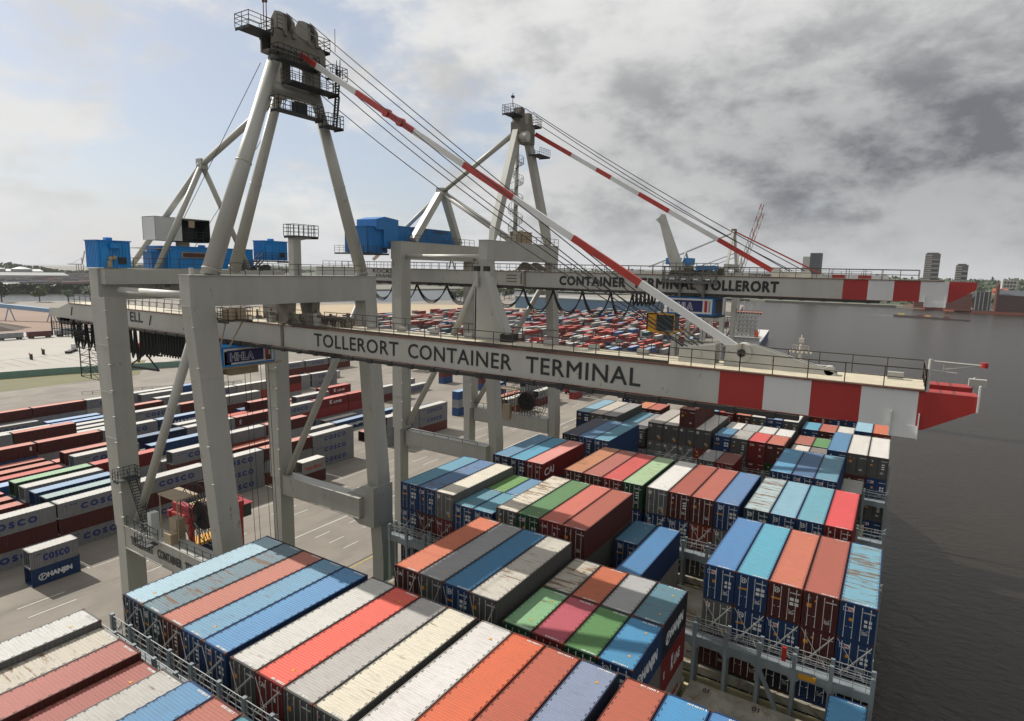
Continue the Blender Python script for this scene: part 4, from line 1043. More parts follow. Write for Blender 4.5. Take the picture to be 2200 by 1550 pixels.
platform(c1, -52.6, -50.6, 35.8, 38.3, 20.9, 'snew', 1.15, DR); platform(c1, -50.65, -49.5, 37.9, 42.6, 18.7, 'snew', 1.15, DR, step=.7); platform(c1, -50.6, -49.6, 44.3, 46.2, 18.6, 'snew', 1.15, DR, step=.7)
platform(c1, -51.0, -49.4, 39.3, 44.9, 17.0, 'snew', 1.15, DR, step=.8); platform(c1, -51.0, -49.8, 38.0, 43.2, 14.3, 'snew', 1.15, DR, step=.7); platform(c1, -51.0, -49.6, 43.6, 45.6, 13.9, 'snew', 1.15, DR, step=.5)
platform(c1, -52.4, -50.8, 38.9, 39.5, 21.7, 'ew', 1.1, DR); platform(c1, -52.4, -50.7, 43.5, 45.0, 21.2, 'snew', 1.1, DR, step=.7)
mb = MB(); mb.box(-50.8, -50.2, 40.2, 41.6, 14.4, 15.4); mb.build('service_platform', DR, c1)
ladder(c1, (-50.2, 45.4, 17.0), (-50.2, 45.0, 14.0), .5, 'ladder'); ladder(c1, (-50.2, 45.6, 19.6), (-50.2, 45.3, 17.0), .5, 'ladder')
mb = MB(); mb.tube((-51.5, 38.0, 21.3), (-51.5, 38.0, 24.0), .04); mb.tube((-51.5, 38.3, 21.3), (-51.5, 38.3, 24.1), .04); mb.tube((-51.5, 38.3, 23.7), (-51.5, 38.3, 24.15), .12); mb.tube((-51.5, 38.0, 23.6), (-51.5, 38.0, 24.0), .12); mb.tube((-50.2, 45.2, 21.2), (-50.2, 45.2, 23.4), .03); mb.build('warning_lamp', plain('lamp_red_brown', (120, 50, 40)), c1)
# back stays
nodeP = (-67.3, 41.0, 10.9)
def strut(cr, a, b, r_, nm='back_stay', m=None):
    mb = MB(); mb.tube(a, b, r_, None, 14); mb.tube(a, Vector(a).lerp(Vector(b), .02), r_*1.35, None, 14); mb.build(nm, m or M_CGREY2, cr, True)
strut(c1, (-53.4, 41.0, 16.6), nodeP, .34); strut(c1, nodeP, (-83.6, 41, -.2), .34); strut(c1, nodeP, (-69.0, 36.3, -.7), .3); strut(c1, nodeP, (-69.0, 47.6, -.7), .3)
mb = MB(); mb.box(-67.8, -66.8, 40.6, 41.4, 10.4, 11.5); mb.build('stay_joint', M_CGREY, c1)
# boom with its two box girders
BY0, BY1 = 39.2, 40.5
girder(c1, 'boom_girder', -51.7, 3.92, BY0, BY1, -8.1, -5.98, [-9.15, -6.5, -3.91, -1.35, 1.35])
girder(c1, 'boom_girder', -51.7, 3.92, 42.3, 43.6, -8.1, -5.98, [-9.15, -6.5, -3.91, -1.35, 1.35])
for y0, y1 in ((BY0, BY1), (42.3, 43.6)):
    mb = MB(); mb.box(-98.5, -52.2, y0, y1, -8.1, -5.98); mb.prism([(-98.5, -8.1), (-98.5, -5.98), (-101.2, -6.7), (-101.2, -8.1)], 'y', y0, y1); mb.prism([(-101.2, -8.1), (-101.2, -6.7), (-104.5, -6.9), (-104.5, -8.1)], 'y', y0, y1)
    mb.build('back_girder', M_CGREY2, c1)
    flanges(c1, -98, 1.6, y0, y1, -8.1, -5.98)
for k in range(1, 5):
    mb = MB(); mb.prism([(-98+k*1.0-5, -8.1), (-96.6+k-5+1.0, -8.1), (-96.8+k-5, -9.0)], 'y', 39.0, 40.6); mb.build('cable_bracket', M_DARK, c1)
mb = MB()
for x in (-97.6, -77.0, -69.5): mb.bar((x, 39.16, -7.6), (x+.5, 39.16, -6.4), .12, .06)
mb.build('seam_bar', M_DARK, c1)
mb = MB(); mb.box(-98.5, 1.6, BY0+.1, 43.5, -5.91, -5.87); mb.build('walkway', M_DECK, c1)
mb = MB(); mb.box(-98.5, 1.6, BY1-.1, 42.4, -8.02, -7.9); mb.build('boom_soffit', M_CGREY, c1)
for k in range(14): mb = MB(); mb.box(-47+k*3.9, -46.2+k*3.9, 42.1, 42.5, -5.87, -5.45); mb.build('cable_box', M_CGREY, c1)
mb = MB(); mb.rail([(-50.8, BY0, -5.87), (-12.5, BY0, -5.87)], 1.1, 1.75, .03, (.5,), True); mb.rail([(-8.0, BY0, -5.87), (1.6, BY0, -5.87)], 1.1, 1.75, .03); mb.rail([(-12.5, BY0, -5.87), (-8, BY0, -5.87)], 1.1, 1.75, .03)
mb.build('boom_railing', M_RAIL, c1)
mb = MB(); mb.rail([(-50.8, 43.6, -5.87), (1.6, 43.6, -5.87)], 1.1, 1.9, .03); mb.rail([(1.6, BY0, -5.87), (1.6, 43.6, -5.87)], 1.1, 1.5, .03); mb.build('boom_railing', M_RAIL, c1)
mb = MB(); mb.rail([(-98, BY0, -5.87), (-52.5, BY0, -5.87)], 1.1, 1.6, .03); mb.rail([(-98, 43.6, -5.87), (-52.5, 43.6, -5.87)], 1.1, 1.8, .03); mb.build('boom_railing', M_RAIL, c1)
# end of the boom
mb = MB(); mb.box(1.9, 2.3, 40.5, 42.3, -7.6, -6.3); mb.box(.2, .9, 40.5, 42.3, -8.0, -7.5); mb.box(-8.6, -8.2, 40.5, 42.3, -7.8, -6.3); mb.box(-25, -24.6, 40.5, 42.3, -7.8, -6.3); mb.box(-40, -39.6, 40.5, 42.3, -7.8, -6.3)
mb.build('boom_crosstie', M_RED, c1)
mb = MB(); mb.box(.15, .2, 39.0, 39.2, -8.6, -7.2); mb.box(1.45, 1.5, 39.0, 39.2, -8.6, -7.2); mb.box(.15, 1.5, 39.14, 39.19, -8.6, -7.9); mb.box(3.9, 3.98, 39.12, 39.3, -6.8, -5.4); mb.box(3.9, 3.98, 42.32, 42.5, -6.8, -5.4)
mb.build('end_stop', M_WHITE, c1)
mb = MB(); mb.tube((1.7, 39.3, -6.2), (1.7, 39.3, -4.2), .09); mb.tube((1.7, 39.3, -4.3), (4.0, 39.3, -4.35), .045); mb.tube((1.7, 39.3, -4.8), (2.9, 39.3, -4.85), .04); mb.tube((2.3, 39.3, -4.7), (4.0, 39.3, -4.35), .035); mb.tube((2.3, 39.3, -4.85), (2.3, 39.3, -4.3), .035)
la = mb.build('beacon_arm', M_CGREY2, c1)
mb = MB(); mb.tube((3.9, 39.3, -4.32), (4.15, 39.3, -4.33), .12, None, 10); mb.tube((4.0, 39.3, -4.45), (4.0, 39.3, -4.18), .16, None, 10); mb.build('beacon', M_RED, la)
# lettering
mb = MB(); TW = [('TOLLERORT', -47.15, 10.8), ('CONTAINER', -35.2, 10.5), ('TERMINAL', -23.4, 9.05)]
for t, x, wd in TW: mb = MB(); put_text(mb, t, '-Y', (x, BY0, -7.62), wd, 1.22, .012, spacing=1.08); mb.build('boom_lettering', M_LETTER, c1)
mb = MB(); put_text(mb, 'ELL', '-Y', (-81.5, BY0, -7.38), 2.9, 1.15, .03); mb.build('girder_lettering', plain('letter_slate', (62, 66, 84)), c1)
# hinge, pulleys and boom machinery
mb = MB(); mb.box(-51.95, -51.75, 39.1, 43.7, -8.2, -5.7); mb.prism([(-53.4, -6.0), (-51.6, -4.6), (-51.0, -4.6), (-49.6, -6.0)], 'y', 39.7, 40.0); mb.prism([(-53.4, -6.0), (-51.6, -4.6), (-51.0, -4.6), (-49.6, -6.0)], 'y', 42.8, 43.1)
mb.tube((-51.4, 39.3, -5.2), (-51.4, 43.5, -5.2), .35, None, 14); mb.prism([(-53.2, -3.7), (-51.2, -3.7), (-51.4, -6), (-52.6, -6)], 'y', 39.4, 40.4); mb.prism([(-53.2, -3.7), (-51.2, -3.7), (-51.4, -6), (-52.6, -6)], 'y', 42.4, 43.4)
mb.build('boom_hinge', HD, c1)
rnd = random.Random(3)
for k in range(30):
    x = rnd.uniform(-60, -44.5); y = rnd.uniform(39.9, 42.8); z = -5.87; s = rnd.uniform(.25, .8); mb = MB(); mb.box(x, x+s, y, y+s*.7, z, z+s*rnd.uniform(.5, 1.5)); mb.box(x+.05, x+s*.5, y+.05, y+s*.3, z+s*.4, z+s*1.7); mb.build('winch_unit', HD if k % 3 else M_CGREY, c1)
for k in range(5): x = -48.6+k*.8; mb = MB(); mb.tube((x, 41.0, -5.3), (x, 41.5, -5.3), .45, None, 14); mb.tube((x, 40.8, -5.3), (x, 41.7, -5.3), .1, None, 8); mb.build('rope_pulley', M_RAIL, c1)
pf = platform(c1, -51.0, -49.4, 31.8, 34.2, -4.95, 'snew', 1.1, M_RAIL)
mb = MB(); mb.box(-50.8, -50.0, 32.2, 32.9, -4.9, -4.0); mb.box(-50.8, -49.9, 33.1, 33.9, -4.9, -3.9); mb.tube((-50.2, 32.5, -4.9), (-50.2, 32.5, -4.1), .3, None, 12); mb.bar((-50.2, 32.1, -5), (-51.3, 32.1, -7.5), .1); mb.bar((-50.2, 33.8, -5), (-51.3, 33.0, -7.5), .1)
mb.build('motor_unit', M_TAN, pf)
# boom rest with two buffers
mb = MB(); mb.prism([(-30.35, -5.9), (-30.3, -1.6), (-29.9, -.6), (-29.2, -.6), (-26.9, -5.9)], 'y', 42.1, 42.25); mb.prism([(-30.35, -5.9), (-30.3, -1.6), (-29.9, -.6), (-29.2, -.6), (-26.9, -5.9)], 'y', 42.9, 43.05); mb.box(-30.4, -30.2, 42.1, 43.05, -5.9, -1.6); mb.bar((-29.2, 42.57, -.6), (-26.9, 42.57, -5.9), 1.0, .12)
br = mb.build('boom_rest', M_CGREY, c1)
mb = MB(); mb.tube((-32.9, 42.5, -5.7), (-30.2, 42.5, -.7), .28, None, 14); mb.build('rest_strut', M_CGREY2, br, True)
for x in (-30.1, -29.1):
    mb = MB(); mb.bar((x+ (1.7 if x > -30 else .1), 42.0, -5.2 if x > -30 else -1.4), (x, 42.0, -.1), .34, .34); mb.build('buffer_post', M_CGREY, br); mb = MB(); mb.box(x-.22, x+.22, 41.8, 42.2, -.12, .28); mb.build('buffer', M_DARK, br)
mb = MB(); mb.box(-27.6, -26.6, 41.9, 43.2, -5.9, -5.25); mb.build('buffer', M_DARK, br)
# forestay and hoist ropes
stay(c1, (-50.7, 41.4, 19.9), (-8.3, 41.4, -4.95), [.053, .175, .337, .462, .577, .702, .83], .34, .5)
mb = MB()
for t in (.262, .30): p = Vector((-50.7, 41.4, 19.9)).lerp(Vector((-8.3, 41.4, -4.95)), t); mb.tube(p+Vector((0, -.3, 0)), p+Vector((0, .3, 0)), .36, None, 14)
mb.build('stay_knuckle', M_STAYRED, c1)
mb = MB(); mb.prism([(-12.3, -5.9), (-12.3, -4.9), (-9.9, -4.5), (-9.9, -5.9)], 'y', 40.7, 41.0); mb.prism([(-12.3, -5.9), (-12.3, -4.9), (-9.9, -4.5), (-9.9, -5.9)], 'y', 41.7, 42.0); mb.tube((-11, 40.65, -5.2), (-11, 42.05, -5.2), .22, None, 12); mb.build('rope_anchor', M_CGREY2, c1)
mb = MB(); mb.prism([(-9.4, -5.9), (-9.3, -4.5), (-7.6, -4.4), (-2.8, -5.7), (-2.8, -5.9)], 'y', 41.0, 41.15); mb.prism([(-9.4, -5.9), (-9.3, -4.5), (-7.6, -4.4), (-2.8, -5.7), (-2.8, -5.9)], 'y', 41.65, 41.8); mb.tube((-8.3, 40.9, -4.95), (-8.3, 41.9, -4.95), .62, None, 20); mb.tube((-3.2, 41.0, -5.6), (-3.2, 41.8, -5.6), .28, None, 12)
mb.build('stay_bracket', M_CGREY2, c1)
mb = MB(); mb.tube((-8.3, 40.84, -4.95), (-8.3, 41.96, -4.95), .26, None, 16); mb.build('stay_pin', M_DARK, c1)
for k, (ya, yb, za, xb) in enumerate(((40.1, 40.8, 23.3, -10.6), (42.8, 41.9, 23.3, -10.6), (40.0, 40.75, 20.6, -11.4), (42.9, 41.95, 20.4, -11.4), (43.4, 42.0, 17.2, -12.2), (39.9, 40.9, 22.2, -11.9))):
    a = Vector((-51, ya, za)); b = Vector((xb, yb, -5.0)); n = 12
    pts = [a.lerp(b, i/n)+Vector((0, 0, -1.1*4*(i/n)*(1-i/n)*(1 if za < 22 else .25))) for i in range(n+1)]
    rope(pts, .042).build('hoist_rope', M_ROPE, c1)
rope([(-53, 38.6, 18.8), (-68, 36.0, -.6)], .03).build('stay_rope', M_ROPE, c1); rope([(-53, 41.6, 16.4), (-74, 42.0, -.4)], .03).build('stay_rope', M_ROPE, c1)
# houses on the landward beam
corr_box(c1, 'switch_house', -70.4, -68.0, 30.0, 33.2, -.65, 2.05, M_BLUE); mb = MB(); mb.path([(-67.8, 31.0, -.6), (-67.8, 31.0, .1), (-67.8, 31.25, .4), (-67.8, 31.6, .3)], .22, 12); mb.build('vent_pipe', M_TAN, c1, True)
mb = MB(); mb.box(-68.0, -67.5, 31.1, 32.0, 1.3, 1.8); mb.build('vent_hood', M_BLUE, c1)
mh = corr_box(c1, 'machinery_house', -75.5, -71.0, 38.6, 49.5, -.65, 1.85, M_BLUE)
mb = MB(); mb.box(-71.0, -70.92, 40.2, 43.6, .6, 1.25); mb.build('sign_board', M_TAN, mh); mb = MB(); mb.box(-70.92, -70.86, 40.35, 43.45, .7, 1.15); mb.build('sign_panel', plain('rust_sign', (96, 52, 34)), mh)
mb = MB(); mb.box(-73, -71.2, 36.9, 38.6, -.65, 1.2); mb.build('entrance_lobby', M_BLUE2, mh); mb = MB(); mb.box(-73.4, -70.8, 35.8, 38.9, 1.5, 1.58); mb.build('lobby_roof', M_CGREY, mh)
corr_box(c1, 'switch_house', -73.2, -71.0, 51.2, 54.9, .6, 3.1, M_BLUE, .22); platform(c1, -73.4, -70.6, 50.2, 55.0, .55, 'e', 1.0, M_RAIL); ladder(c1, (-70.4, 50.4, .5), (-70.4, 48.4, -1.2))
mb = MB(); mb.box(-73.6, -71.0, 37.4, 37.45, 2.5, 5.1); mb.box(-73.6, -71.0, 37.4, 43.9, 5.05, 5.12)
for k in range(11): mb.box(-71.02, -70.95, 37.4, 40.4, 2.5+k*.24, 2.62+k*.24)
mb.box(-71.05, -71.0, 37.4, 40.4, 2.5, 5.1); shd = mb.build('trolley_shed', M_SHEET, c1)
mb = MB(); mb.box(-73.6, -71.1, 40.4, 43.9, 2.42, 2.5); mb.box(-73.7, -73.6, 37.4, 43.9, 2.5, 5.1); mb.box(-73.6, -71.1, 43.85, 43.92, 2.5, 5.1); mb.rail([(-71.05, 40.5, 2.5), (-71.05, 43.8, 2.5)], 1.1, .8, .035, (.35, .68)); mb.box(-73.4, -72.4, 41, 42.6, 2.5, 4.2)
mb.build('shed_lining', DR, shd); mb = MB(); mb.box(-71.1, -71.05, 41.3, 42.0, 4.1, 4.9); mb.build('notice_panel', M_TAN, shd)
mb = MB(); mb.box(-72.8, -71.6, 40.6, 41.6, -.65, 2.42); mb.build('shed_post', M_TAN, shd)
mb = MB(); mb.prism([(40.55, -1.0), (41.5, -1.0), (41.5, 2.5), (42.9, 2.75), (42.9, 2.9), (40.6, 2.9)], 'x', -52.4, -51.6); lp = mb.build('lookout_pillar', M_CGREY, c1); platform(lp, -52.8, -51.2, 40.4, 43.4, 2.95, 'snew', 1.1, M_RAILG, step=.6)
mb = MB(); mb.rail([(-51.4, 33.5, -1.0), (-51.4, 50.0, -1.0)], 1.1, 1.5, .028, (.5,)); mb.build('beam_railing', M_RAIL, c1)
mb = MB(); mb.rail([(-68.1, 30.2, -.7), (-68.1, 51.2, -.7)], 1.1, 1.6, .028, (.5,)); mb.rail([(-67.3, 35.2, -3.4), (-67.3, 41.2, -3.4)], 1.0, 1.6, .028, (.5,)); mb.box(-68.1, -67.2, 35.2, 41.4, -3.5, -3.42); mb.build('beam_railing', M_RAIL, c1)
mb = MB()

rnd = random.Random(9)
for k in range(20): y = rnd.uniform(45, 51); x = rnd.uniform(-70, -67.6); s = rnd.uniform(.2, .6); mb.box(x, x+s, y, y+s, -.75, -.75+s*1.4)
mb.build('winch_gear', M_RAILG, c1)
# festoon, trolley, cab
festoon(c1, [-101+1.9*k for k in range(6)], 40.6, -8.4, 5.0, .08, 3)
festoon(c1, [-88, -86.6, -85.4, -84.2, -82.7, -81.8, -80.9, -80.0, -79.2, -78.5]+[-78+.62*k for k in range(22)], 40.8, -8.5, 6.2, .085, 3)
mb = MB(); mb.box(-104.8, -96, 39.4, 39.5, -9.9, -9.85); mb.rail([(-104.8, 39.4, -9.9), (-95, 39.4, -9.9)], 1.1, .9, .035, (.3, .6)); mb.rail([(-104.8, 39.4, -10.9), (-95, 39.4, -10.9)], 1.0, .9, .035, (.3, .6)); mb.box(-104.8, -95, 39.4, 42, -9.95, -9.9)
for x in (-104.6, -101.5, -98.4): mb.bar((x, 39.4, -10.9), (x, 39.4, -8.1), .12)
mb.build('rear_platform', DR, c1)
mb = MB()
for x in (-100.4, -97.5, -94.8):
    for y in (41, 43.4): mb.bar((x, y, -16.8), (x, y, -8.3), .12)
for k in range(8):
    z = -16.8+k*1.05
    for y in (41, 43.4): mb.bar((-100.4, y, z), (-94.8, y, z), .07); mb.bar((-100.4, y, z), (-97.5, y, z+1.05), .05); mb.bar((-97.5, y, z+1.05), (-94.8, y, z), .05)
    for x in (-100.4, -94.8): mb.bar((x, 41, z), (x, 43.4, z), .07)
mb.build('maintenance_tower', DR, c1)
mb = MB(); mb.bar((-89, 42, -14.2), (-81, 42, -14.0), .25); mb.bar((-88.5, 42, -14.2), (-84, 42, -12), .15); mb.bar((-84, 42, -12), (-81, 42, -14), .15); mb.rail([(-86.5, 41.4, -12), (-80, 41.4, -12)], 1.1, .9, .04, (.35, .7)); mb.bar((-86.5, 42, -12), (-80, 42, -12), .2); mb.build('cable_tow_frame', DR, c1)
hhla(c1, '+X', -59.0, 37.0, -10.75, 6.5, 2.1, 4.6)
mb = MB(); mb.box(-63.5, -59.0, 37.0, 44.4, -10.95, -10.75); mb.box(-62, -60, 38.6, 42, -11.9, -10.95); tr = mb.build('trolley_frame', M_TAN, c1)
mb = MB(); mb.box(-62.6, -60.6, 36.6, 37.9, -12.9, -11.3); mb.build('operator_cab', M_CYAN, c1); mb = MB(); mb.box(-62.8, -60.4, 36.4, 38.1, -13.4, -12.9); mb.build('cab_floor', M_YELLOW, c1)
for (x, y) in ((-62, 39), (-61.5, 39.2), (-60.5, 40.6), (-60.1, 41), (-59.9, 42.2), (-59.6, 42.6), (-60.2, 43.4)): rope([(x, y, -11), (x+.3, y+.6, -45)], .03).build('hoist_rope', M_ROPE, c1)
reel(c1, (-56.8, 32.9, -24.9), 3.3, .9)
mb = MB(); mb.rail([(-66.5, 30.2, -27.56), (-60.4, 30.2, -27.56)], 1.1, 1.4, .032, (.5,)); mb.rail([(-56.5, 30.2, -27.56), (-51.3, 30.2, -27.56)], 1.1, 1.4, .032, (.5,)); mb.box(-62.2, -60.2, 28.9, 30.1, -27.9, -27.8); mb.rail([(-62.2, 28.9, -27.8), (-60.2, 28.9, -27.8)], 1.1, .5, .032, (.5,)); mb.rail([(-62.2, 28.9, -27.8), (-62.2, 30.1, -27.8)], 1.1, .5, .032, (.5,))
mb.build('sill_railing', M_RAILG, c1)
ladder(c1, (-66.3, 30.9, -22.4), (-63.6, 30.9, -27.5), .8); platform(c1, -67.0, -65.9, 29.4, 31.6, -22.4, 'snw', 1.1, M_RAILG, step=.5)
mb = MB(); mb.box(-62.6, -61.9, 30.4, 31.2, -27.56, -25.2); mb.build('control_cabinet', M_SHEET, c1); mb = MB(); mb.box(-59.4, -58.2, 30.3, 31.1, -27.56, -26.5); mb.build('control_cabinet', M_TAN, c1)
# ---- crane two, next along the quay
c2 = root('container_crane', (-60, 86, GL), 'second pale grey gantry crane with flat-sided masts, boom lettered CONTAINER TERMINAL TOLLERORT', 'crane', 'gantry cranes along the quay')
A0, A1, B0, B1 = 73.6, 75.6, 93.2, 95.3
for (ya, yb) in ((A0, A1), (B0, B1)):
    nr = ya < 80; yl0 = 75.2 if nr else 95.0; yl1 = yl0+2.25; yw0 = 77.0 if nr else 96.2; yw1 = yw0+2.0
    leg(c2, (-52.4, yw0), (-51.0, yw1), (-52.4, ya), (-51.0, yb), -27, 1.4); leg(c2, (-71.1, yl0), (-69.0, yl1), (-71.1, yl0 if nr else 94.8), (-69.0, yl1 if nr else 96.9), -27, 1.4)
    for x, q in ((-52.4, yw0), (-70.8, yl0)): mb = MB(); mb.box(x, x+1.4, q, q+2.0, -45, -27); mb.build('leg_foot', M_CGREY, c2)
    zs = -27.45 if nr else -27.0; mb = MB(); mb.box(-69.0, -52.4, yl0+.9, yl0+2.5, zs-2.5, zs); mb.box(-69.1, -52.3, yl0+.8, yl0+2.6, zs, zs+.08); mb.box(-69.1, -52.3, yl0+.8, yl0+2.6, zs-2.56, zs-2.5); mb.build('sill_beam', M_CGREY, c2)
    mb = MB(); mb.tube((-69.0, yb if not nr else 76.4, 1.9), (-52.4, yb, 1.9), .33, None, 14); mb.build('cross_tie', M_CGREY2, c2, True)
    mb = MB(); mb.tube((-68.8, yl0+1.4, -26.2), (-52.6, ya+1.4, -1.0), .46, None, 14); mb.build('diagonal_brace', M_CGREY2, c2, True)
for x0, x1, ya, yb in ((-52.5, -50.95, A0, B1), (-71.2, -68.95, 75.1, 97.0)):
    mb = MB(); mb.box(x0, x1, ya, yb, 1.4, 4.2); mb.box(x0-.05, x1+.05, ya-.05, yb+.05, 4.2, 4.28); mb.build('portal_beam', M_CGREY, c2)
    mb = MB(); mb.rail([(x1-.05, 77, 4.28), (x1-.05, B1, 4.28)], 1.1, 1.5, .035); mb.build('beam_railing', M_RAIL, c2)
for x in (-52.1, -70.8):
    mb = MB(); mb.box(x-.6, x+.6, 73, 99.5, -45.4, -44.5)
    for y in (73.5, 75.5, 77.5, 95.5, 97.5, 99.5): mb.tube((x-.25, y, -45.55), (x+.25, y, -45.55), .42, None, 12)
    mb.build('travel_bogie', M_DARK, c2)
# flat-sided A masts
def flatmast(a, b, w0, w1, d, nm='mast'):
    a = Vector(a); b = Vector(b); mb = MB(); dirv_ = (b-a).normalized(); s = Vector((0, dirv_.z, -dirv_.y)).normalized()
    mid = a.lerp(b, .10); w0 *= .85; w1 *= .8; d *= .8
    def q(p, w): return [p-s*w/2+Vector((-d/2,0,0)), p-s*w/2+Vector((d/2,0,0)), p+s*w/2+Vector((d/2,0,0)), p+s*w/2+Vector((-d/2,0,0))]
    mb.hexa(q(a, w0*.3), q(mid, w0)); mb.hexa(q(mid, w0), q(b, w1)); mb.build(nm, M_CGREY2, c2)
flatmast((-52.1, 76.4, 4.2), (-52.1, 83.2, 22.0), 1.5, 1.7, 1.2); flatmast((-52.1, 93.6, 4.2), (-52.1, 86.0, 20.6), 1.9, 1.5, 1.2)
mb = MB(); mb.box(-52.9, -51.2, 82.2, 86.6, 19.6, 22.4); mb.prism([(82.4, 22.4), (82.8, 24.6), (83.7, 24.6), (84.0, 22.4)], 'x', -52.8, -51.4); mb.prism([(84.8, 22.2), (85.0, 24.2), (86.0, 24.2), (86.3, 22.2)], 'x', -52.8, -51.4); mb.build('mast_head', HD, c2)
platform(c2, -53, -51, 79.9, 82.6, 23.2, 'snew', 1.2, DR, step=.5); platform(c2, -52.4, -50.8, 86.2, 88.0, 22.6, 'snew', 1.2, DR, step=.5); platform(c2, -52.0, -50.0, 86.2, 89.6, 18.2, 'ew', 1.0, DR, step=.7)
mb = MB(); mb.tube((-52, 81.2, 24.3), (-52, 81.2, 26.3), .05); mb.box(-52.2, -51.8, 81.0, 81.4, 25.6, 25.9); mb.build('wind_mast', DR, c2)
mb = MB(); mb.tube((-51.4, 82.9, 20.2), (-50.2, 82.9, 20.2), .75, None, 18); mb.build('sheave', M_CGREY2, c2)
# spiral stair up the mast
mb = MB(); cx, cy = -53.2, 84.6; mb.tube((cx, cy, 4.3), (cx, cy, 19.8), .34, None, 14); mb.build('stair_column', M_CGREY2, c2, True)
mb = MB()
for i in range(74):
    z = 4.4+i*.2; t = i*.42; mb.bar((cx, cy, z), (cx+math.cos(t)*1.15, cy+math.sin(t)*1.15, z), .26, .04); p = Vector((cx+math.cos(t)*1.15, cy+math.sin(t)*1.15, z)); mb.bar(p, p+Vector((0,0,1.0)), .03)
pts = [(cx+math.cos(i*.42)*1.15, cy+math.sin(i*.42)*1.15, 5.4+i*.2) for i in range(74)]; mb.path(pts, .03, 4)
mb.build('spiral_stair', M_RAILG, c2)
N2 = (-69.5, 86.2, 13.2)
strut(c2, (-52.9, 85.4, 22.3), N2, .42, 'back_stay', M_CGREY); strut(c2, N2, (-86, 86.0, 1.5), .36, 'back_stay', M_CGREY)
strut(c2, N2, (-54.2, 86.2, 4.4), .52)
def flat2(a, b, w, d):
    mb = MB(); mb.bar(a, b, d, w); mb.build('back_leg', M_CGREY2, c2)
flat2((-70.3, 79.6, 4.6), (-69.5, 85.6, 12.8), 1.1, 1.1); flat2((-70.3, 92.2, 4.4), (-69.5, 86.8, 12.8), 1.1, 1.1)
mb = MB(); mb.box(-70.2, -68.8, 85.4, 87.0, 12.6, 13.9); mb.build('stay_joint', M_CGREY, c2)
# houses
mh2 = corr_box(c2, 'machinery_house', -77.5, -72.2, 75.4, 94.6, 3.2, 6.9, M_BLUE2, .4)
mb = MB(); mb.prism([(72.3, 6.0), (72.3, 7.6), (74.2, 8.1), (77.4, 7.8), (77.4, 3.2), (74, 3.2), (74, 6.0)], 'x', -76, -71.6); mb.build('hoist_gable', M_BLUE2, mh2)
corr_box(c2, 'switch_house', -77.0, -72.0, 70.6, 75.2, 2.3, 6.4, M_BLUE2, .4); platform(c2, -77, -70.5, 68.4, 74, 2.2, 'se', 1.1, M_RAILG)
mb = MB(); put_text(mb, 'TERMINAL', '+X', (-72.2, 81.0, 6.2), 4.6, .55, .01, lift=.05); put_text(mb, 'HAMBURG', '+X', (-72.2, 87.0, 6.2), 4.2, .55, .01, lift=.05); mb.build('house_lettering', plain('letter_brown', (96, 74, 52)), mh2)
corr_box(c2, 'switch_house', -58.6, -56.2, 91.5, 95.0, 3.0, 6.6, M_TAN, .4)
# boom
Y2 = 84.0
girder(c2, 'boom_girder', -50.6, 6.95, Y2, Y2+1.5, -2.55, -.22, [-5.97, -3.35, -.74, 1.82, 4.46]); girder(c2, 'boom_girder', -50.6, 6.95, Y2+3.4, Y2+4.9, -2.55, -.22, [-5.97, -3.35, -.74, 1.82, 4.46])
for y0 in (Y2, Y2+3.4):
    mb = MB(); mb.box(-100, -51.0, y0, y0+1.5, -2.45, -.12); mb.build('back_girder', M_CGREY2, c2)
    flanges(c2, -100, 4, y0, y0+1.5, -2.55, -.2)
    mb = MB(); mb.rail([(-98, y0 if y0 == Y2 else y0+1.5, -.12), (1.6, y0 if y0 == Y2 else y0+1.5, -.12)], 1.15, 1.85, .035); mb.build('boom_railing', M_RAIL, c2)
mb = MB(); mb.box(-100, 3.5, Y2+.1, Y2+4.8, -.13, -.09); mb.build('walkway', M_DECK, c2)
mb = MB(); mb.box(2.3, 2.38, Y2-.15, Y2, -3.1, -1.9); mb.box(4.3, 4.38, Y2-.15, Y2, -3.1, -1.9); mb.box(2.3, 4.38, Y2-.06, Y2-.01, -3.1, -2.5); mb.build('end_stop', M_WHITE, c2)
for t, x, wd in (('CONTAINER', -44.5, 10.7), ('TERMINAL', -32.6, 9.0), ('TOLLERORT', -22.6, 9.4)): mb = MB(); put_text(mb, t, '-Y', (x, Y2, -2.04), wd, 1.3, .05, spacing=1.12); mb.build('boom_lettering', M_LETTER, c2)
mb = MB(); put_text(mb, 'KOCKS', '-Y', (-84.2, Y2, -1.0), 4.9, .72, .02); put_text(mb, 'KRANE', '-Y', (-83.4, Y2, -1.85), 4.0, .62, .015); mb.build('girder_lettering', M_LETTER, c2)
mb = MB(); mb.prism([(-52.9, .0), (-51.6, 1.3), (-50.9, 1.3), (-48.6, .0)], 'y', Y2+.4, Y2+.9); mb.prism([(-52.9, .0), (-51.6, 1.3), (-50.9, 1.3), (-48.6, .0)], 'y', Y2+3.8, Y2+4.3); mb.box(-51.0, -50.6, Y2-.1, Y2+5, -2.6, -.1); mb.box(-51.6, -51.3, Y2-.05, Y2, -2.2, -.4)
for k in range(3): mb.box(-54.3, -52.3, Y2-.05, Y2, -.9-k*.5, -.7-k*.5)
mb.build('boom_hinge', HD, c2)
mb = MB()
for x in (-66, -60.5, -58.2): mb.bar((x-.6, Y2+.6, 0), (x, Y2+.6, 2), .18); mb.bar((x+.6, Y2+.6, 0), (x, Y2+.6, 2), .18)
mb.build('girder_hanger', M_CGREY, c2)
stay(c2, (-50.9, 86.4, 21.2), (-13.9, 86.4, .35), [.175, .29, .355, .475, .60, .79], .45, .62)
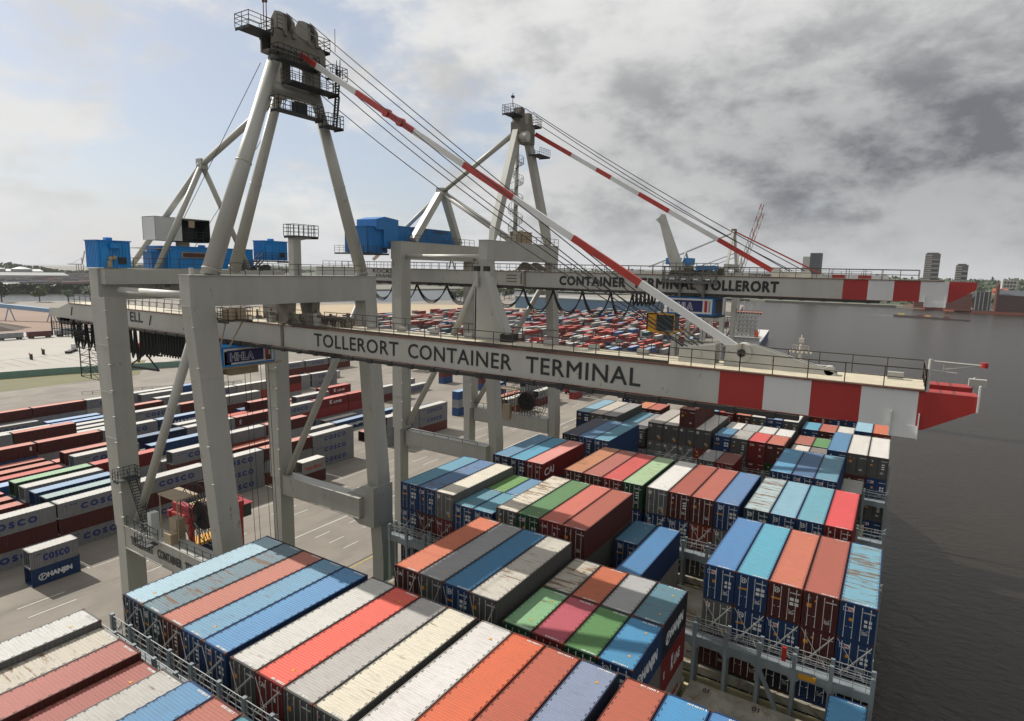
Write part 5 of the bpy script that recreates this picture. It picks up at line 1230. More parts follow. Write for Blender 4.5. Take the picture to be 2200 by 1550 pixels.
strand = [((-51, 85.5, 24.4), (-10.2, 86.2, .5)), ((-51, 83.2, 24.4), (-12.2, 85.4, .6)), ((-51, 87.2, 22.9), (-12.2, 87.2, .7))]
for a, b in strand: a = Vector(a); b = Vector(b); rope([a.lerp(b, i/10)+Vector((0,0,-.6*4*(i/10)*(1-i/10))) for i in range(11)], .055).build('hoist_rope', M_ROPE, c2)
mb = MB(); mb.tube((-13.9, 86.1, .35), (-13.9, 86.8, .35), .7, None, 16); mb.box(-13.9, -10.2, 86.2, 86.5, -.1, .6); mb.tube((-10.4, 86.1, .2), (-10.4, 86.8, .2), .6, None, 14); mb.build('stay_bracket', M_CGREY2, c2)
mb = MB(); mb.prism([(-27.7, -.1), (-30.1, 7.7), (-29.75, 8.35), (-29.25, 8.3), (-28.8, 7.2), (-25.7, -.1)], 'y', 86.1, 86.4); mb.prism([(-30.5, 7.6), (-29.9, 7.0), (-30.0, 7.9)], 'y', 86.05, 86.45); mb.build('boom_rest', M_CGREY2, c2)
# trolley riding the boom, its house and the yellow cab below
mb = MB(); mb.rail([(-28.0, 82.9, -1.1), (-20.6, 82.9, -1.1)], 1.3, .9, .05, (.3, .65), True); mb.box(-28, -20.6, 82.8, 84.0, -1.2, -1.1); mb.rail([(-28.0, 82.9, .35), (-20.6, 82.9, .35)], 1.1, .9, .045, (.5,))
for x in (-27.8, -25.6, -22.6, -20.8): mb.bar((x, 83.0, -1.1), (x, 83.0, .9), .16)
for x in (-25.6, -22.4): mb.bar((x, 83.4, -3.1), (x, 83.4, -1.1), .3)
mb.bar((-22.4, 83.4, -2.8), (-24.6, 83.4, -1.1), .14)
tr2 = mb.build('trolley', plain('trolley_grey', (104, 106, 104), .6, 0, .3), c2)
rnd = random.Random(12); mb = MB()
for k in range(40): x = rnd.uniform(-27.8, -21.2); y = rnd.uniform(83.3, 88.5); s = rnd.uniform(.3, .9); mb.box(x, x+s, y, y+s, -.1, -.1+s*rnd.uniform(.6, 1.3))
mb.build('winch_gear', plain('winch_olive', (96, 92, 76), .7, 0, .5, 1.5), tr2); mb = MB(); mb.box(-24.2, -21.6, 86, 87.5, .6, 1.2); mb.build('motor_cover', M_BLUE2, tr2)
mb = MB()
for k in range(4): mb.box(-26.9+k*1.6, -26.3+k*1.6, 82.78, 82.86, -.75, -.6)
mb.build('floodlight', M_LETWHITE, tr2)
hhla(c2, '-Y', -27.4, 84.0, -5.55, 6.4, 2.45, 4.6)
mb = MB(); mb.box(-20.98, -20.9, 84.7, 88.0, -5.2, -3.5); mb.build('louvre_panel', plain('louvre_brown', (84, 68, 58), .7, 0, .4, 2), c2); mb = MB(); mb.box(-27.2, -20.6, 84.2, 88.8, -5.8, -5.55); mb.build('house_sole', M_RAILG, c2)
for (xa, xb, ya) in ((-30.4, -30.15, 84.2), (-30.4, -29.2, 84.2)):
    pass
mb = MB(); mb.box(-30.3, -28.9, 84.0, 84.15, -7.9, -5.6); mb.box(-30.3, -26.3, 84.0, 86.6, -5.75, -5.55); mb.box(-30.3, -30.1, 84.0, 86.6, -8, -5.6); mb.prism([(-30.3, -7.9), (-28.9, -7.9), (-27.0, -8.4), (-25.2, -7.6), (-25.2, -7.8), (-27.0, -8.6), (-30.3, -8.1)], 'y', 83.9, 86.6)
cab = mb.build('operator_cab', M_YELLOW, c2); mb = MB(); mb.box(-28.9, -26.3, 84.1, 86.4, -7.9, -5.75); mb.build('cab_window', M_GLASS, cab)
mb = MB()
for x in (-28.9, -26.3): mb.bar((x, 84.05, -7.9), (x, 84.05, -5.6), .1)
mb.build('cab_frame', M_YELLOW, cab)
mb = MB(); mb.bar((-29.3, 84.4, -5.6), (-27.2, 84.4, .2), .12); mb.bar((-28.2, 84.4, -5.6), (-27.4, 84.4, .2), .12); mb.bar((-29.6, 84.4, -3.2), (-27.2, 84.4, -3.2), .1)
for k in range(9): mb.bar((-28.3, 84.3, -5.4+k*.62), (-27.2, 84.3, -5.4+k*.62), .08)
mb.bar((-28.3, 84.2, -5.6), (-28.3, 84.2, .4), .1); mb.bar((-27.2, 84.2, -5.6), (-27.2, 84.2, .4), .1); mb.build('cab_hanger', plain('trolley_grey', (104,106,104)), c2)
festoon(c2, [-96, -90.6, -84.8, -79, -73.4, -66.6, -60.2, -57.4, -51.0], 83.9, -2.85, 3.2, .085, 3)
festoon(c2, [-51.0, -45.6, -40.6, -36.0, -32.6], 83.9, -2.95, 3.7, .085, 3); festoon(c2, [-32.6, -32.0, -31.4, -30.8, -30.2, -29.7, -29.2], 83.9, -2.95, 3.4, .08, 3)
for x in (-24, -22.8, -21.4, -19.6): rope([(x, 86, -5.8), (x-.2, 86, -26)], .035).build('hoist_rope', M_ROPE, c2)
mb = MB(); mb.rail([(-68.5, 76.1, -27.37), (-54, 76.1, -27.37)], .4, 3, .04, ()); mb.build('sill_railing', M_RAIL, c2)
mb = MB(); mb.rail([(-68.5, 95.9, -26.92), (-52.5, 95.9, -26.92)], 1.1, 1.8, .035); mb.build('sill_railing', M_RAIL, c2)
reel(c2, (-57.6, 97.0, -24.4), 4.0, 1.0)
mb = MB(); mb.rail([(-63.5, 95.9, -26.92), (-54, 95.9, -26.92)], 4.2, .55, .03, (.2, .4, .6, .8)); mb.build('reel_cage', M_DARK, c2)

# ---- cranes farther along the quay
def far_crane(x, y, label, rz, raised, zb=1.0):
    c = root('container_crane', (x, y, GL), label, 'crane', 'gantry cranes along the quay', 0)
    rt = Matrix.Rotation(rz, 3, 'Z')
    def W(p): q = rt @ Vector((p[0], p[1], 0)); return (x+q.x, y+q.y, p[2])
    def bb(nm, m, items):
        mb = MB()
        for a, b_, wd, hh in items: mb.bar(W(a), W(b_), wd, hh)
        mb.build(nm, m, c)
    for px in (-9, 9):
        for py in (-9, 9): bb('leg', M_CGREY, [((px, py, GL+1), (px, py, zb), 1.6, 2.0)])
    for px in (-9, 9): bb('portal_beam', M_CGREY, [((px, -9, zb+.5), (px, 9, zb+.5), 1.6, 2.0)]); bb('travel_bogie', M_DARK, [((px, -10, GL+.9), (px, 10, GL+.9), 1.0, 1.4)])
    for py in (-9, 9): bb('sill_beam', M_CGREY, [((-9, py, -28), (9, py, -28), 1.6, 2.0)]); bb('diagonal_brace', M_CGREY2, [((-9, py, -27), (9, py, -1), .8, .8)])
    bb('mast', M_CGREY2, [((9, -8, zb), (9, -1, zb+14), .9, .9)]); bb('mast', M_CGREY2, [((9, 8, zb), (9, 1, zb+14), .9, .9)]); bb('mast_head', HD, [((9, -1.5, zb+14), (9, 1.5, zb+14), 1.4, 1.6)])
    bb('back_stay', M_CGREY, [((9, 0, zb+13.5), (-9, 0, zb+6), .5, .5)]); bb('back_stay', M_CGREY, [((-9, 0, zb+6), (-24, 0, zb), .5, .5)]); bb('back_leg', M_CGREY, [((-9, -7, zb), (-9, 0, zb+6), .6, .6), ((-9, 7, zb), (-9, 0, zb+6), .6, .6)])
    bb('back_girder', M_CGREY2, [((-34, 0, zb-2.6), (9.5, 0, zb-2.6), 5.5, 2.0)])
    bb('machinery_house', M_BLUE2, [((-16, 0, zb+2.4), (-6, 0, zb+2.4), 6, 2.6)])
    if raised:
        a = Vector((10, 0, zb-2)); L_ = 46; d = Vector((math.cos(1.31), 0, math.sin(1.31)))
        for s in (-1.6, 1.6):
            mb = MB()
            for i in range(12):
                p = a+d*(L_*i/12); q = a+d*(L_*(i+1)/12); m_ = 0 if i < 7 else (1 if i % 2 else 2)
                mb.bar(W((p.x, s, p.z)), W((q.x, s, q.z)), .28, .28, m_); p2 = p+Vector((-1.6, 0, .5)); q2 = q+Vector((-1.6, 0, .5)); mb.bar(W((p2.x, s, p2.z)), W((q2.x, s, q2.z)), .28, .28, m_); mb.bar(W((p.x, s, p.z)), W((q2.x, s, q2.z)), .7 if i % 2 else .5, .2, m_)
            mb.build('raised_boom', [M_CGREY2, M_RED, M_WHITE], c)
    else:
        mb = MB()
        for i, (xa, xb) in enumerate(((10, 44), (44, 48), (48, 52), (52, 56), (56, 61))): mb.bar(W((xa, 0, zb-2.6)), W((xb, 0, zb-2.6)), 5.0, 2.0, 0 if i == 0 else (1 if i % 2 else 2))
        mb.build('boom', [M_CGREY2, M_RED, M_WHITE], c)
        mb = MB(); q = W((16, -2.52, zb-3.0)); put_text(mb, 'CONTAINER TERMINAL', '-Y', q, 16, 1.0, .03); mb.build('boom_lettering', M_LETTER, c)
        bb('forestay_link', M_STAYRED, [((9, 0, zb+14), (40, 0, zb-1.4), .4, .5)])
        mb = MB(); mb.rail([W((10, -2.5, zb-1.6)), W((56, -2.5, zb-1.6))], 1.2, 3, .06); mb.build('boom_railing', M_RAIL, c)
    return c
far_crane(-65, 246, 'third grey gantry crane, boom lowered, seen behind the trolley of the second crane', 0, False, 2.6)
far_crane(-98, 405, 'fourth gantry crane with red and white boom raised, left of the white ship', .17, True)
far_crane(-108, 462, 'farthest quay crane with its red and white boom raised', .17, True)
# ------------------------------------------------------------------ straddle carriers
def straddle(x, y, label, load=None, s=1.0):
    c = root('straddle_carrier', (x, y, GL), label, 'straddle carrier', 'straddle carriers on the terminal')
    W, Lh, Ht = 2.3, 4.1, 12.4; z = GL
    for sx in (-1, 1):
        mb = MB(); mb.box(x+sx*W-.3, x+sx*W+.3, y-Lh, y+Lh, z+Ht-.8, z+Ht); mb.build('top_beam', M_STRADRED, c)
        for sy in (-1, -.33, .33, 1)[::3]:
            mb = MB(); mb.box(x+sx*W-.28, x+sx*W+.28, y+sy*(Lh-.5)-.3, y+sy*(Lh-.5)+.3, z+1.2, z+Ht-.8); mb.build('leg', M_STRADRED, c)
        mb = MB(); mb.box(x+sx*W-.32, x+sx*W+.32, y-Lh, y+Lh, z+.9, z+1.5); mb.build('bottom_beam', M_STRADRED, c)
        for k in range(4):
            yy = y-Lh+.9+k*(2*Lh-1.8)/3; mb = MB(); mb.tube((x+sx*W-.25, yy, z+.62), (x+sx*W+.25, yy, z+.62), .62, None, 14); mb.build('wheel', M_TIRE, c)
    for yy in (y-Lh+.4, y+Lh-.4): mb = MB(); mb.box(x-W, x+W, yy-.25, yy+.25, z+Ht-.7, z+Ht-.1); mb.build('cross_beam', M_STRADRED, c)
    mb = MB(); mb.box(x-W, x+W, y-1.6, y+1.8, z+Ht, z+Ht+.12)
    for k in range(6): mb.box(x-W+.1+k*.8, x-W+.45+k*.8, y-1.6, y+1.8, z+Ht+.12, z+Ht+.16)
    mb.build('top_deck', plain('striped_deck', (196, 178, 130), .7, 0, .2), c); mb = MB(); mb.box(x-W, x+W, y-Lh+.6, y-Lh+1.5, z+Ht, z+Ht+1.1); mb.build('engine_housing', M_STRADRED, c)
    mb = MB(); mb.box(x-.8+W*.5, x+.9+W*.5, y+Lh-.2, y+Lh+1.5, z+Ht-2.8, z+Ht-.9); mb.build('driver_cab', M_GLASS, c); mb = MB(); mb.rail([(x-W, y+Lh, z+Ht-.6), (x+W, y+Lh, z+Ht-.6)], 1.1, 1, .04); mb.box(x-W, x+W, y+Lh-.1, y+Lh+1.7, z+Ht-.9, z+Ht-.8); mb.build('cab_platform', M_STRADRED, c)
    mb = MB(); mb.box(x-1.2, x+1.2, y-3.0, y+3.0, z+7.4, z+7.8); mb.build('spreader', M_YELLOW, c)
    if load: container(x, y-3.03, z+4.75, 6.06, 2.6, YC[load], load, .05, load+' container carried inside a red straddle carrier', 'containers held by straddle carriers', False, False)
straddle(-79.6, 46.6, 'red straddle carrier with striped top deck under the nearer crane', 'blue')
straddle(-98.6, 228, 'dark red straddle carrier alone on the open paving beyond the second crane boom', 'blue')
for i, (x, y, t) in enumerate(((-190, 208, 'red straddle carrier between rows beside the river sand'), (-150, 262, 'red straddle carrier crossing the aisle of the far red stacks'), (-118, 262, 'red straddle carrier at the seaward end of the far aisle'), (-205, 300, 'red straddle carrier standing high among the far stacks'), (-240, 330, 'farthest red straddle carrier near the blue warehouse'), (-106, 207, 'red straddle carrier with a grey box beside the second crane leg'))):
    straddle(x, y, t, 'grey' if i == 5 else None)
# ------------------------------------------------------------------ white feeder ship astern, moored ahead
fs = root('feeder_ship', (-84, 430, WL), 'white and blue feeder ship with orange lifeboat moored beyond the cranes', 'ship')
FX0, FX1, FY = -94.5, -74.5, 420
rot_ = Matrix.Rotation(.12, 3, 'Z')
def fp(mb):     # turn about the stern so it lies along the bent quay
    mb.v = [(lambda q: (q.x-84.5, q.y+FY, v[2]))(rot_ @ Vector((v[0]+84.5, v[1]-FY, 0))) for v in mb.v]; return mb
M_FB = plain('feeder_blue', (14, 62, 118), .45, 0, .15); M_FW = plain('feeder_white', (216, 214, 210), .5, 0, .16, .8, True, .08); M_FO = plain('lifeboat_orange', (230, 84, 36), .5, 0, .1); M_FR = plain('feeder_salmon', (190, 110, 92), .7, 0, .2)
mb = MB(); mb.prism([(FX0+.8, WL-1), (FX0, -44.5), (FX1, -44.5), (FX1-.8, WL-1)], 'y', FY, FY+120); fp(mb).build('hull', M_FB, fs)
mb = MB(); mb.box(FX0, FX1, FY, FY+.5, -44.5, -43.2); mb.box(FX0, FX0+.4, FY, FY+20, -44.5, -43.2); mb.box(FX1-.4, FX1, FY, FY+20, -44.5, -43.2); mb.box(FX0+.3, FX1-.3, FY+.5, FY+120, -44.6, -44.3); mb.box(FX0+1, FX1-1, FY+1.5, FY+14, -44.4, -40.5)
for k in range(8): mb.box(FX0+.2+k*2.75, FX0+.6+k*2.75, FY+.1, FY+.4, -43.2, -40.3)
mb.box(FX0, FX1, FY, FY+14, -40.5, -40.2); fp(mb).build('main_deck', M_FW, fs)
lv = [(-40.2, 13.8, 3, 12), (-37.4, 12.6, 3.2, 12), (-34.6, 12.2, 3.4, 12), (-31.8, 12.0, 3.6, 12), (-29.0, 12.0, 4.0, 12), (-26.3, 17.6, 4.5, 11)]
for i, (z, wd, ya, yb) in enumerate(lv):
    cx = FX0+11.2; a, b = (cx-wd/2, cx+wd/2) if i < 5 else (FX0+.6, FX1-.4)
    mb = MB(); mb.box(a, b, FY+ya, FY+yb, z, z+2.6 if i < 5 else z+2.2); sup = fp(mb).build('superstructure', M_FW, fs)
    mb = MB(); mb.box(a-.4, b+.4, FY+ya-.5, FY+yb, z+2.6 if i < 5 else z+2.2, z+2.75 if i < 5 else z+2.35); mb.rail([(a-.4, FY+ya-.5, z+2.7), (b+.4, FY+ya-.5, z+2.7)], 1.0, 1.3, .05); fp(mb).build('deck_edge', M_FR if i == 5 else M_FW, fs)
    mb = MB(); n = 5 if i < 5 else 11
    for k in range(n): w_ = (b-a)/n; mb.box(a+w_*k+w_*.3, a+w_*k+w_*.6 if i < 5 else a+w_*k+w_*.85, FY+ya-.04, FY+ya, z+1.1, z+1.7 if i < 5 else z+1.9)
    fp(mb).build('windows', M_GLASS, fs)
mb = MB(); mb.box(FX0+1.0, FX0+4.0, FY+3, FY+8, -40.2, -25.5); fp(mb).build('funnel_casing', M_FW, fs); mb = MB(); mb.box(FX0+1.2, FX0+3.8, FY+3.2, FY+7, -25.5, -21.5); mb.tube((FX0+2, FY+4, -21.5), (FX0+2, FY+4, -19.6), .4); mb.tube((FX0+3, FY+4, -21.5), (FX0+3, FY+4, -19.8), .4); fp(mb).build('funnel', M_FB, fs)
for sx, x in ((0, FX0+6.0), (1, FX1-2.6)):
    if sx: mb = MB(); mb.tube((x, FY+3.2, -39.8), (x, FY+3.2, -35.6), 1.15, 1.0, 14); fp(mb).build('lifeboat', M_FO, fs, True)
    mb = MB(); mb.bar((x-1.8, FY+2.6, -40.2), (x-1.8, FY+2.6, -34), .35); mb.bar((x+1.6, FY+2.6, -40.2), (x+1.6, FY+2.6, -34), .35); mb.bar((x-2.4, FY+2.4, -40), (x-5, FY+2.6, -29), .4); fp(mb).build('davit', M_FW, fs)
mb = MB(); mb.tube((FX0+8.2, FY+6, -24), (FX0+8.2, FY+6, -16.5), .25); mb.bar((FX0+5.8, FY+6, -17.2), (FX0+10.6, FY+6, -17.2), .3); mb.tube((FX0+12.8, FY+6, -24), (FX0+12.8, FY+6, -18.8), .15); mb.tube((FX0+3.5, FY+6, -24), (FX0+3.5, FY+6, -20.2), .2); fp(mb).build('radar_mast', M_FW, fs)
# ------------------------------------------------------------------ barge on the river
bg_ = root('river_barge', (35, 985, WL), 'long dark push barge carrying a few boxes, pale wake behind it', 'barge')
def bl(mb): mb.v = [(v[0], v[1]-(v[0]+5)*.44+20, v[2]) for v in mb.v]; return mb
mb = MB(); mb.prism([(-5, WL-.5), (-6, WL+2.3), (72, WL+2.0), (78, WL+2.8), (74, WL-.5)], 'y', 968, 978); bl(mb).build('hull', plain('barge_rust', (58, 40, 38), .7, 0, .3), bg_)
mb = MB(); mb.box(-1, 7, 970, 976, WL+2.2, WL+4.6); mb.tube((6, 973, WL+4), (6, 973, WL+8), .15); bl(mb).build('wheelhouse', plain('wheelhouse_yellow', (170, 156, 86)), bg_)
for k, (x, c) in enumerate(((15, 'grey'), (21, 'brown'), (30, 'orange'), (37, 'grey'), (50, 'brown'))): mb = MB(); mb.box(x, x+6, 971, 975, WL+2, WL+4.3); bl(mb).build('cargo_box', plain('cargo_'+c, BODYC[c] if c != 'orange' else (190, 140, 70)), bg_)
mb = MB(); mb.add([(-6, 972, WL+.03), (-6, 975, WL+.03), (-34, 975, WL+.03), (-34, 974, WL+.03)], [(0, 1, 2, 3)]); struct(bl(mb).build('wake', plain('wake_foam', (190, 188, 180), .8, 0, .1)))
# ------------------------------------------------------------------ buildings
def facade(parent, x0, x1, y, z0, z1, rows, cols, m, name='window', inset=.05, wf=.62, hf=.6):
    dx = (x1-x0)/cols; dz = (z1-z0)/rows
    for r_ in range(rows):
        mb = MB()
        for c in range(cols): mb.box(x0+dx*c+dx*(1-wf)/2, x0+dx*c+dx*(1+wf)/2, y-inset, y, z0+dz*r_+dz*(1-hf)/2, z0+dz*r_+dz*(1+hf)/2)
        mb.build(name+'_row', m, parent)
M_BRICK = plain('red_brick', (150, 84, 62), .85, 0, .2, .2); M_BRICKD = plain('dark_brick', (104, 60, 50), .85, 0, .25, .2); M_SLATE = plain('slate_roof', (84, 88, 94), .7, 0, .2, .2); M_CONC = plain('pale_concrete', (186, 182, 176), .8, 0, .15, .1); M_CONCD = plain('dark_concrete', (112, 106, 102), .8, 0, .2, .1); M_TILE = plain('orange_tiles', (184, 96, 66), .8, 0, .2, .3); M_WIN = plain('window_dark', (34, 37, 42), .3, 0, .1)  # second concrete is simply a darker grey, for tower walls and a dark block
G2 = WL+4
def gz(y): return G2+max(0, y-1300)*.034
def tower(x, y, w_, d, zt, n, label):
    t = root('tower_block', (x+w_/2, y, G2), label, 'tower block')
    mb = MB(); mb.box(x, x+w_, y, y+d, G2, zt); mb.build('wall', M_CONCD, t)
    hf = (zt-G2-3)/n; split = x+w_*.46
    for k in range(n):
        z = G2+3+k*hf; mb = MB(); mb.box(x-.6, split, y-1.2, y, z, z+hf*.5); mb.build('balcony_band', M_CONC, t); mb = MB()
        for c in range(4): a = split+1+c*(x+w_-split-2)/4; mb.box(a, a+2.2, y-.1, y, z+.8, z+hf*.7)
        mb.build('window_row', M_CONC if k % 2 else M_WIN, t)
    mb = MB(); mb.box(split, x+w_-.3, y-.3, y, zt-9, zt+.4); mb.box(x+2, x+w_-3, y+2, y+8, zt, zt+2.5); mb.build('roof_house', M_CONCD, t)
tower(35, 1500, 25, 22, 51, 22, 'tall apartment tower with white balcony bands across the river'); tower(88, 1500, 19, 20, 29.5, 16, 'lower square apartment tower right of the tall one')
def brickhouse(x0, x1, y, zt, rows, cols, label, roof='flat', m=None):
    b = root('warehouse', ((x0+x1)/2, y, G2), label, 'warehouse')
    mb = MB(); mb.box(x0, x1, y, y+18, G2-1, zt); mb.build('wall', m or M_BRICK, b); facade(b, x0+1, x1-1, y, G2+1, zt-1, rows, cols, M_WIN)
    mb = MB()
    if roof == 'flat': mb.box(x0-.4, x1+.4, y-.4, y+18.4, zt, zt+.8)
    else: mb.prism([(y-.6, zt), (y+9, zt+8), (y+18.6, zt)], 'x', x0-.5, x1+.5)
    mb.build('roof', M_SLATE if roof != 'tile' else M_TILE, b); return b
brickhouse(62, 97, 1218, -22, 6, 14, 'long orange brick office block with rows of dark windows on the far quay')
gb = brickhouse(100, 120, 1214, -18, 6, 8, 'grey glass-fronted block with pale frames between the brick buildings', 'flat', M_SLATE)
mb = MB()
for x in (101, 106, 111, 117): mb.bar((x, 1213.4, G2), (x, 1213.4, -18), .9)
mb.build('frame', M_CONC, gb)
br_ = brickhouse(126, 176, 1206, -22, 5, 22, 'old red brick warehouse with steep slate roof and turret', 'gable', M_BRICKD)
mb = MB(); mb.tube((126, 1205, G2), (126, 1205, -8), 2.6, None, 10); mb.tube((126, 1205, -8), (126, 1205, -1), 2.9, .1, 10); mb.build('turret', M_BRICKD, br_)
brickhouse(176, 260, 1203, -24, 5, 30, 'red brick warehouse row at the edge of the view', 'gable', M_BRICKD)
brickhouse(20, 46, 1246, -32, 3, 9, 'low brick shed under the second crane boom tip', 'flat'); 
qw = root('quay_wall', (60, 1216, WL), 'long low reddish brick quay wall with a dark rail along the far bank', 'wall'); mb = MB(); mb.add([(5,1288,WL-1),(5,1288,WL+5.5),(97,1222,WL+5.5),(97,1222,WL-1),(175,1198,WL-1),(175,1198,WL+3.5),(97,1222,WL+3.5)], [(0,1,2,3),(3,6,5,4)]); mb.box(97, 400, 1196, 1199, WL-1, WL+3.6); mb.box(5, 97, 1222, 1223, WL+5.4, WL+5.6); mb.build('wall', M_BRICK, qw)
for i, (x, y, w_, zt, m, lab) in enumerate(((-30, 1900, 70, -8, M_CONC, 'long pale office slab on the skyline left of the towers'), (-120, 1950, 60, -6, M_CONC, 'flat grey hospital-like block on the skyline behind the boom tip'), (190, 1750, 26, 2, M_CONC, 'white stepped block on the skyline at right'), (290, 1900, 40, 0, M_CONCD, 'dark flat block at the right end of the skyline'), (-330, 1800, 90, -14, M_CONC, 'pale low building among trees above the second boom'), (-560, 1900, 80, -12, M_CONC, 'wide white building in the trees above the boom lettering'), (-700, 2100, 60, -10, M_CONC, 'white block left of the far crane masts'))):
    b = root('office_block', (x+w_/2, y, G2), lab, 'building'); mb = MB(); mb.box(x, x+w_, y, y+30, G2, zt); mb.build('wall', m, b); facade(b, x+2, x+w_-2, y, G2+8, zt-1, 5, int(w_/6), M_WIN, wf=.7)
dt = root('office_tower', (-172, 1500, G2), 'dark slab tower rising behind the red and white raised booms', 'tower block'); mb = MB(); mb.box(-190, -176, 1500, 1530, G2, 44); mb.build('pale_side', M_CONC, dt); mb = MB(); mb.box(-176, -154, 1500, 1530, G2, 52); mb.build('glass_side', M_SLATE, dt); facade(dt, -175, -155, 1500, G2+4, 50, 20, 7, M_WIN)
rnd = random.Random(31)
for i in range(26):
    x = rnd.uniform(110, 420) if i < 16 else rnd.uniform(-700, 60); y = rnd.uniform(1290, 1600); w_ = rnd.uniform(14, 30); zt = G2+rnd.uniform(9, 20)
    gy = gz(y); zt += gy-G2
    b = root('town_house', (x, y, gy), 'orange-roofed town house among the trees, %d metres away and %d right of the quay line' % (int(y), int(x+50)), 'house', 'houses behind the far bank')
    mb = MB(); mb.box(x-w_/2, x+w_/2, y, y+12, gy-3, zt); mb.build('wall', M_CONC if i % 3 else M_BRICK, b); mb = MB(); mb.prism([(y-.5, zt), (y+6, zt+6), (y+12.5, zt)], 'x', x-w_/2-.5, x+w_/2+.5); mb.build('roof', M_TILE if i % 4 else M_SLATE, b)
# ------------------------------------------------------------------ trees: many small leaf faces around a tapered trunk
def leafmat(name, c):
    m, nt, b = base_mat(name); oi = nd(nt, 'ShaderNodeNewGeometry'); n_ = noise(nt, oi.outputs[0], .5, 3, .6); col = mix(nt, ramp(nt, n_, .35, .65), tuple(v*.55 for v in lin(c)), lin(c)); nt.links.new(col, b.inputs['Base Color']); b.inputs['Roughness'].default_value = .7; return m
LM = [leafmat('leaves_dark', (72, 86, 52)), leafmat('leaves_olive', (96, 104, 62)), leafmat('leaves_green', (80, 102, 56))]
M_BARK = plain('bark', (84, 70, 56), .9, 0, .3)
TREE = {}
def tree_mesh(seed, h, r_, n, k=1.0):
    rnd = random.Random(seed); b = MB(); lob = [(rnd.uniform(-.55, .55)*r_, rnd.uniform(-.55, .55)*r_, h*rnd.uniform(.45, .82), r_*rnd.uniform(.32, .6)) for _ in range(9)]
    for i in range(n):
        cx, cy, cz, cr = lob[i % 9]; th = rnd.uniform(0, 2*PI); ph = math.acos(rnd.uniform(-1, 1)); q = cr*rnd.uniform(.55, 1.1)
        c = Vector((cx+q*math.sin(ph)*math.cos(th), cy+q*math.sin(ph)*math.sin(th), cz+q*math.cos(ph)*.8)); s = k*rnd.uniform(.35, .8)
        a = Vector((rnd.uniform(-1,1), rnd.uniform(-1,1), rnd.uniform(-1,1))).normalized()*s; d = a.orthogonal().normalized()*s*.8; b.add([c-a, c+d, c+a, c-d], [(0,1,2,3)])
    t = MB(); t.tube((0,0,0), (0,0,h*.6), h*.03, h*.015, 7)
    for i in range(5): an = i*1.3; t.tube((0,0,h*(.25+.06*i)), (math.cos(an)*r_*.6, math.sin(an)*r_*.6, h*(.5+.06*i)), h*.012, h*.005, 5)
    return b, t
for i in range(4):
    b, t = tree_mesh(40+i, 12, 5.2, 620); TREE[i] = [(b.mesh('crown', LM[j]), ) for j in range(3)]+[t.mesh('trunk', M_BARK)]
def tree(x, y, z, s, lab, group, v=0, c=0):
    R = root('tree', (x, y, z), lab, 'tree', group, v*.7); R.scale = (s, s, s*.95)
    child('crown', TREE[v % 4][c][0], R); child('trunk', TREE[v % 4][3], R)
# waterside trees on the landward bank
for i, (x, y) in enumerate(((-812, 262), (-800, 292), (-792, 316), (-786, 336), (-780, 352), (-776, 368), (-806, 205))):
    tree(x, y, GL, [2.1, 1.7, 1.3, 1.7, 1.8, 1.7, 1.5][i], 'round riverside tree, %s of those lining the bank behind the nearer crane' % ORD[i], 'trees lining the river bank', i, i % 3)
rnd = random.Random(77)
for i in range(16):
    tree(-560+rnd.uniform(-30, 40)+i*2, 690+i*16+rnd.uniform(-6, 6), GL, rnd.uniform(1.3, 2.2), 'bushy tree on the spit between the river and the blue warehouse, %s from the sand' % ORD[i], 'trees on the spit', i, i % 3)
for i in range(46):
    x = 60+i*9+rnd.uniform(-4, 4); y = 1262+rnd.uniform(0, 60)-(x-60)*.1
    tree(x, y, gz(y), rnd.uniform(1.2, 2.0), 'leafy tree on the far bank behind the warehouses, %d metres along' % int(x), 'trees on the far bank', i, i % 3)
for i in range(50):
    x = -720+i*16+rnd.uniform(-7, 7); y = 1560+rnd.uniform(0, 120)
    tree(x, y, gz(y), rnd.uniform(1.5, 2.4), 'leafy tree above the second crane boom, %d metres along the bank' % int(x+800), 'trees above the boom', i, (i+1) % 3)
# far woods: one rough mass of leaf clumps per belt
def wood(name, x0, x1, yf, z, n, h, m, s, lab):
    rnd = random.Random(len(name)*7+n); b = MB()
    for i in range(n):
        x = rnd.uniform(x0, x1); y = yf(x)+rnd.uniform(0, 80); hh = h*(.55+.45*math.sin(x*.021)*math.sin(x*.0077+1)); c = Vector((x, y, z+rnd.uniform(0, 1)*hh)); q = s*rnd.uniform(.5, 1.4)
        a = Vector((rnd.uniform(-1,1), rnd.uniform(-1,1)*.6, rnd.uniform(-.8,.8))).normalized()*q; d = a.orthogonal().normalized()*q*.8; b.add([c-a, c+d, c+a, c-d], [(0,1,2,3)])
    o = b.build(name, m); tag(o, lab, 'woodland', None, 'stuff')
b = MB(); rnd = random.Random(8)
for i in range(16000):
    t = rnd.random(); y = -350+t*1150; x = -1128+rnd.uniform(-14, 10)+(y > 358)*(y-358)*.3; c = Vector((x, y, WL+2.5+rnd.random()*11)); q = rnd.uniform(1.4, 3.6); a = Vector((rnd.uniform(-1,1)*.6, rnd.uniform(-1,1), rnd.uniform(-.8,.8))).normalized()*q; d = a.orthogonal().normalized()*q*.8; b.add([c-a, c+d, c+a, c-d], [(0,1,2,3)])
tag(b.build('bank_trees', LM[0]), 'continuous dark green belt of trees along the far river bank at left', 'woodland', None, 'stuff')
b = MB(); rnd = random.Random(91)
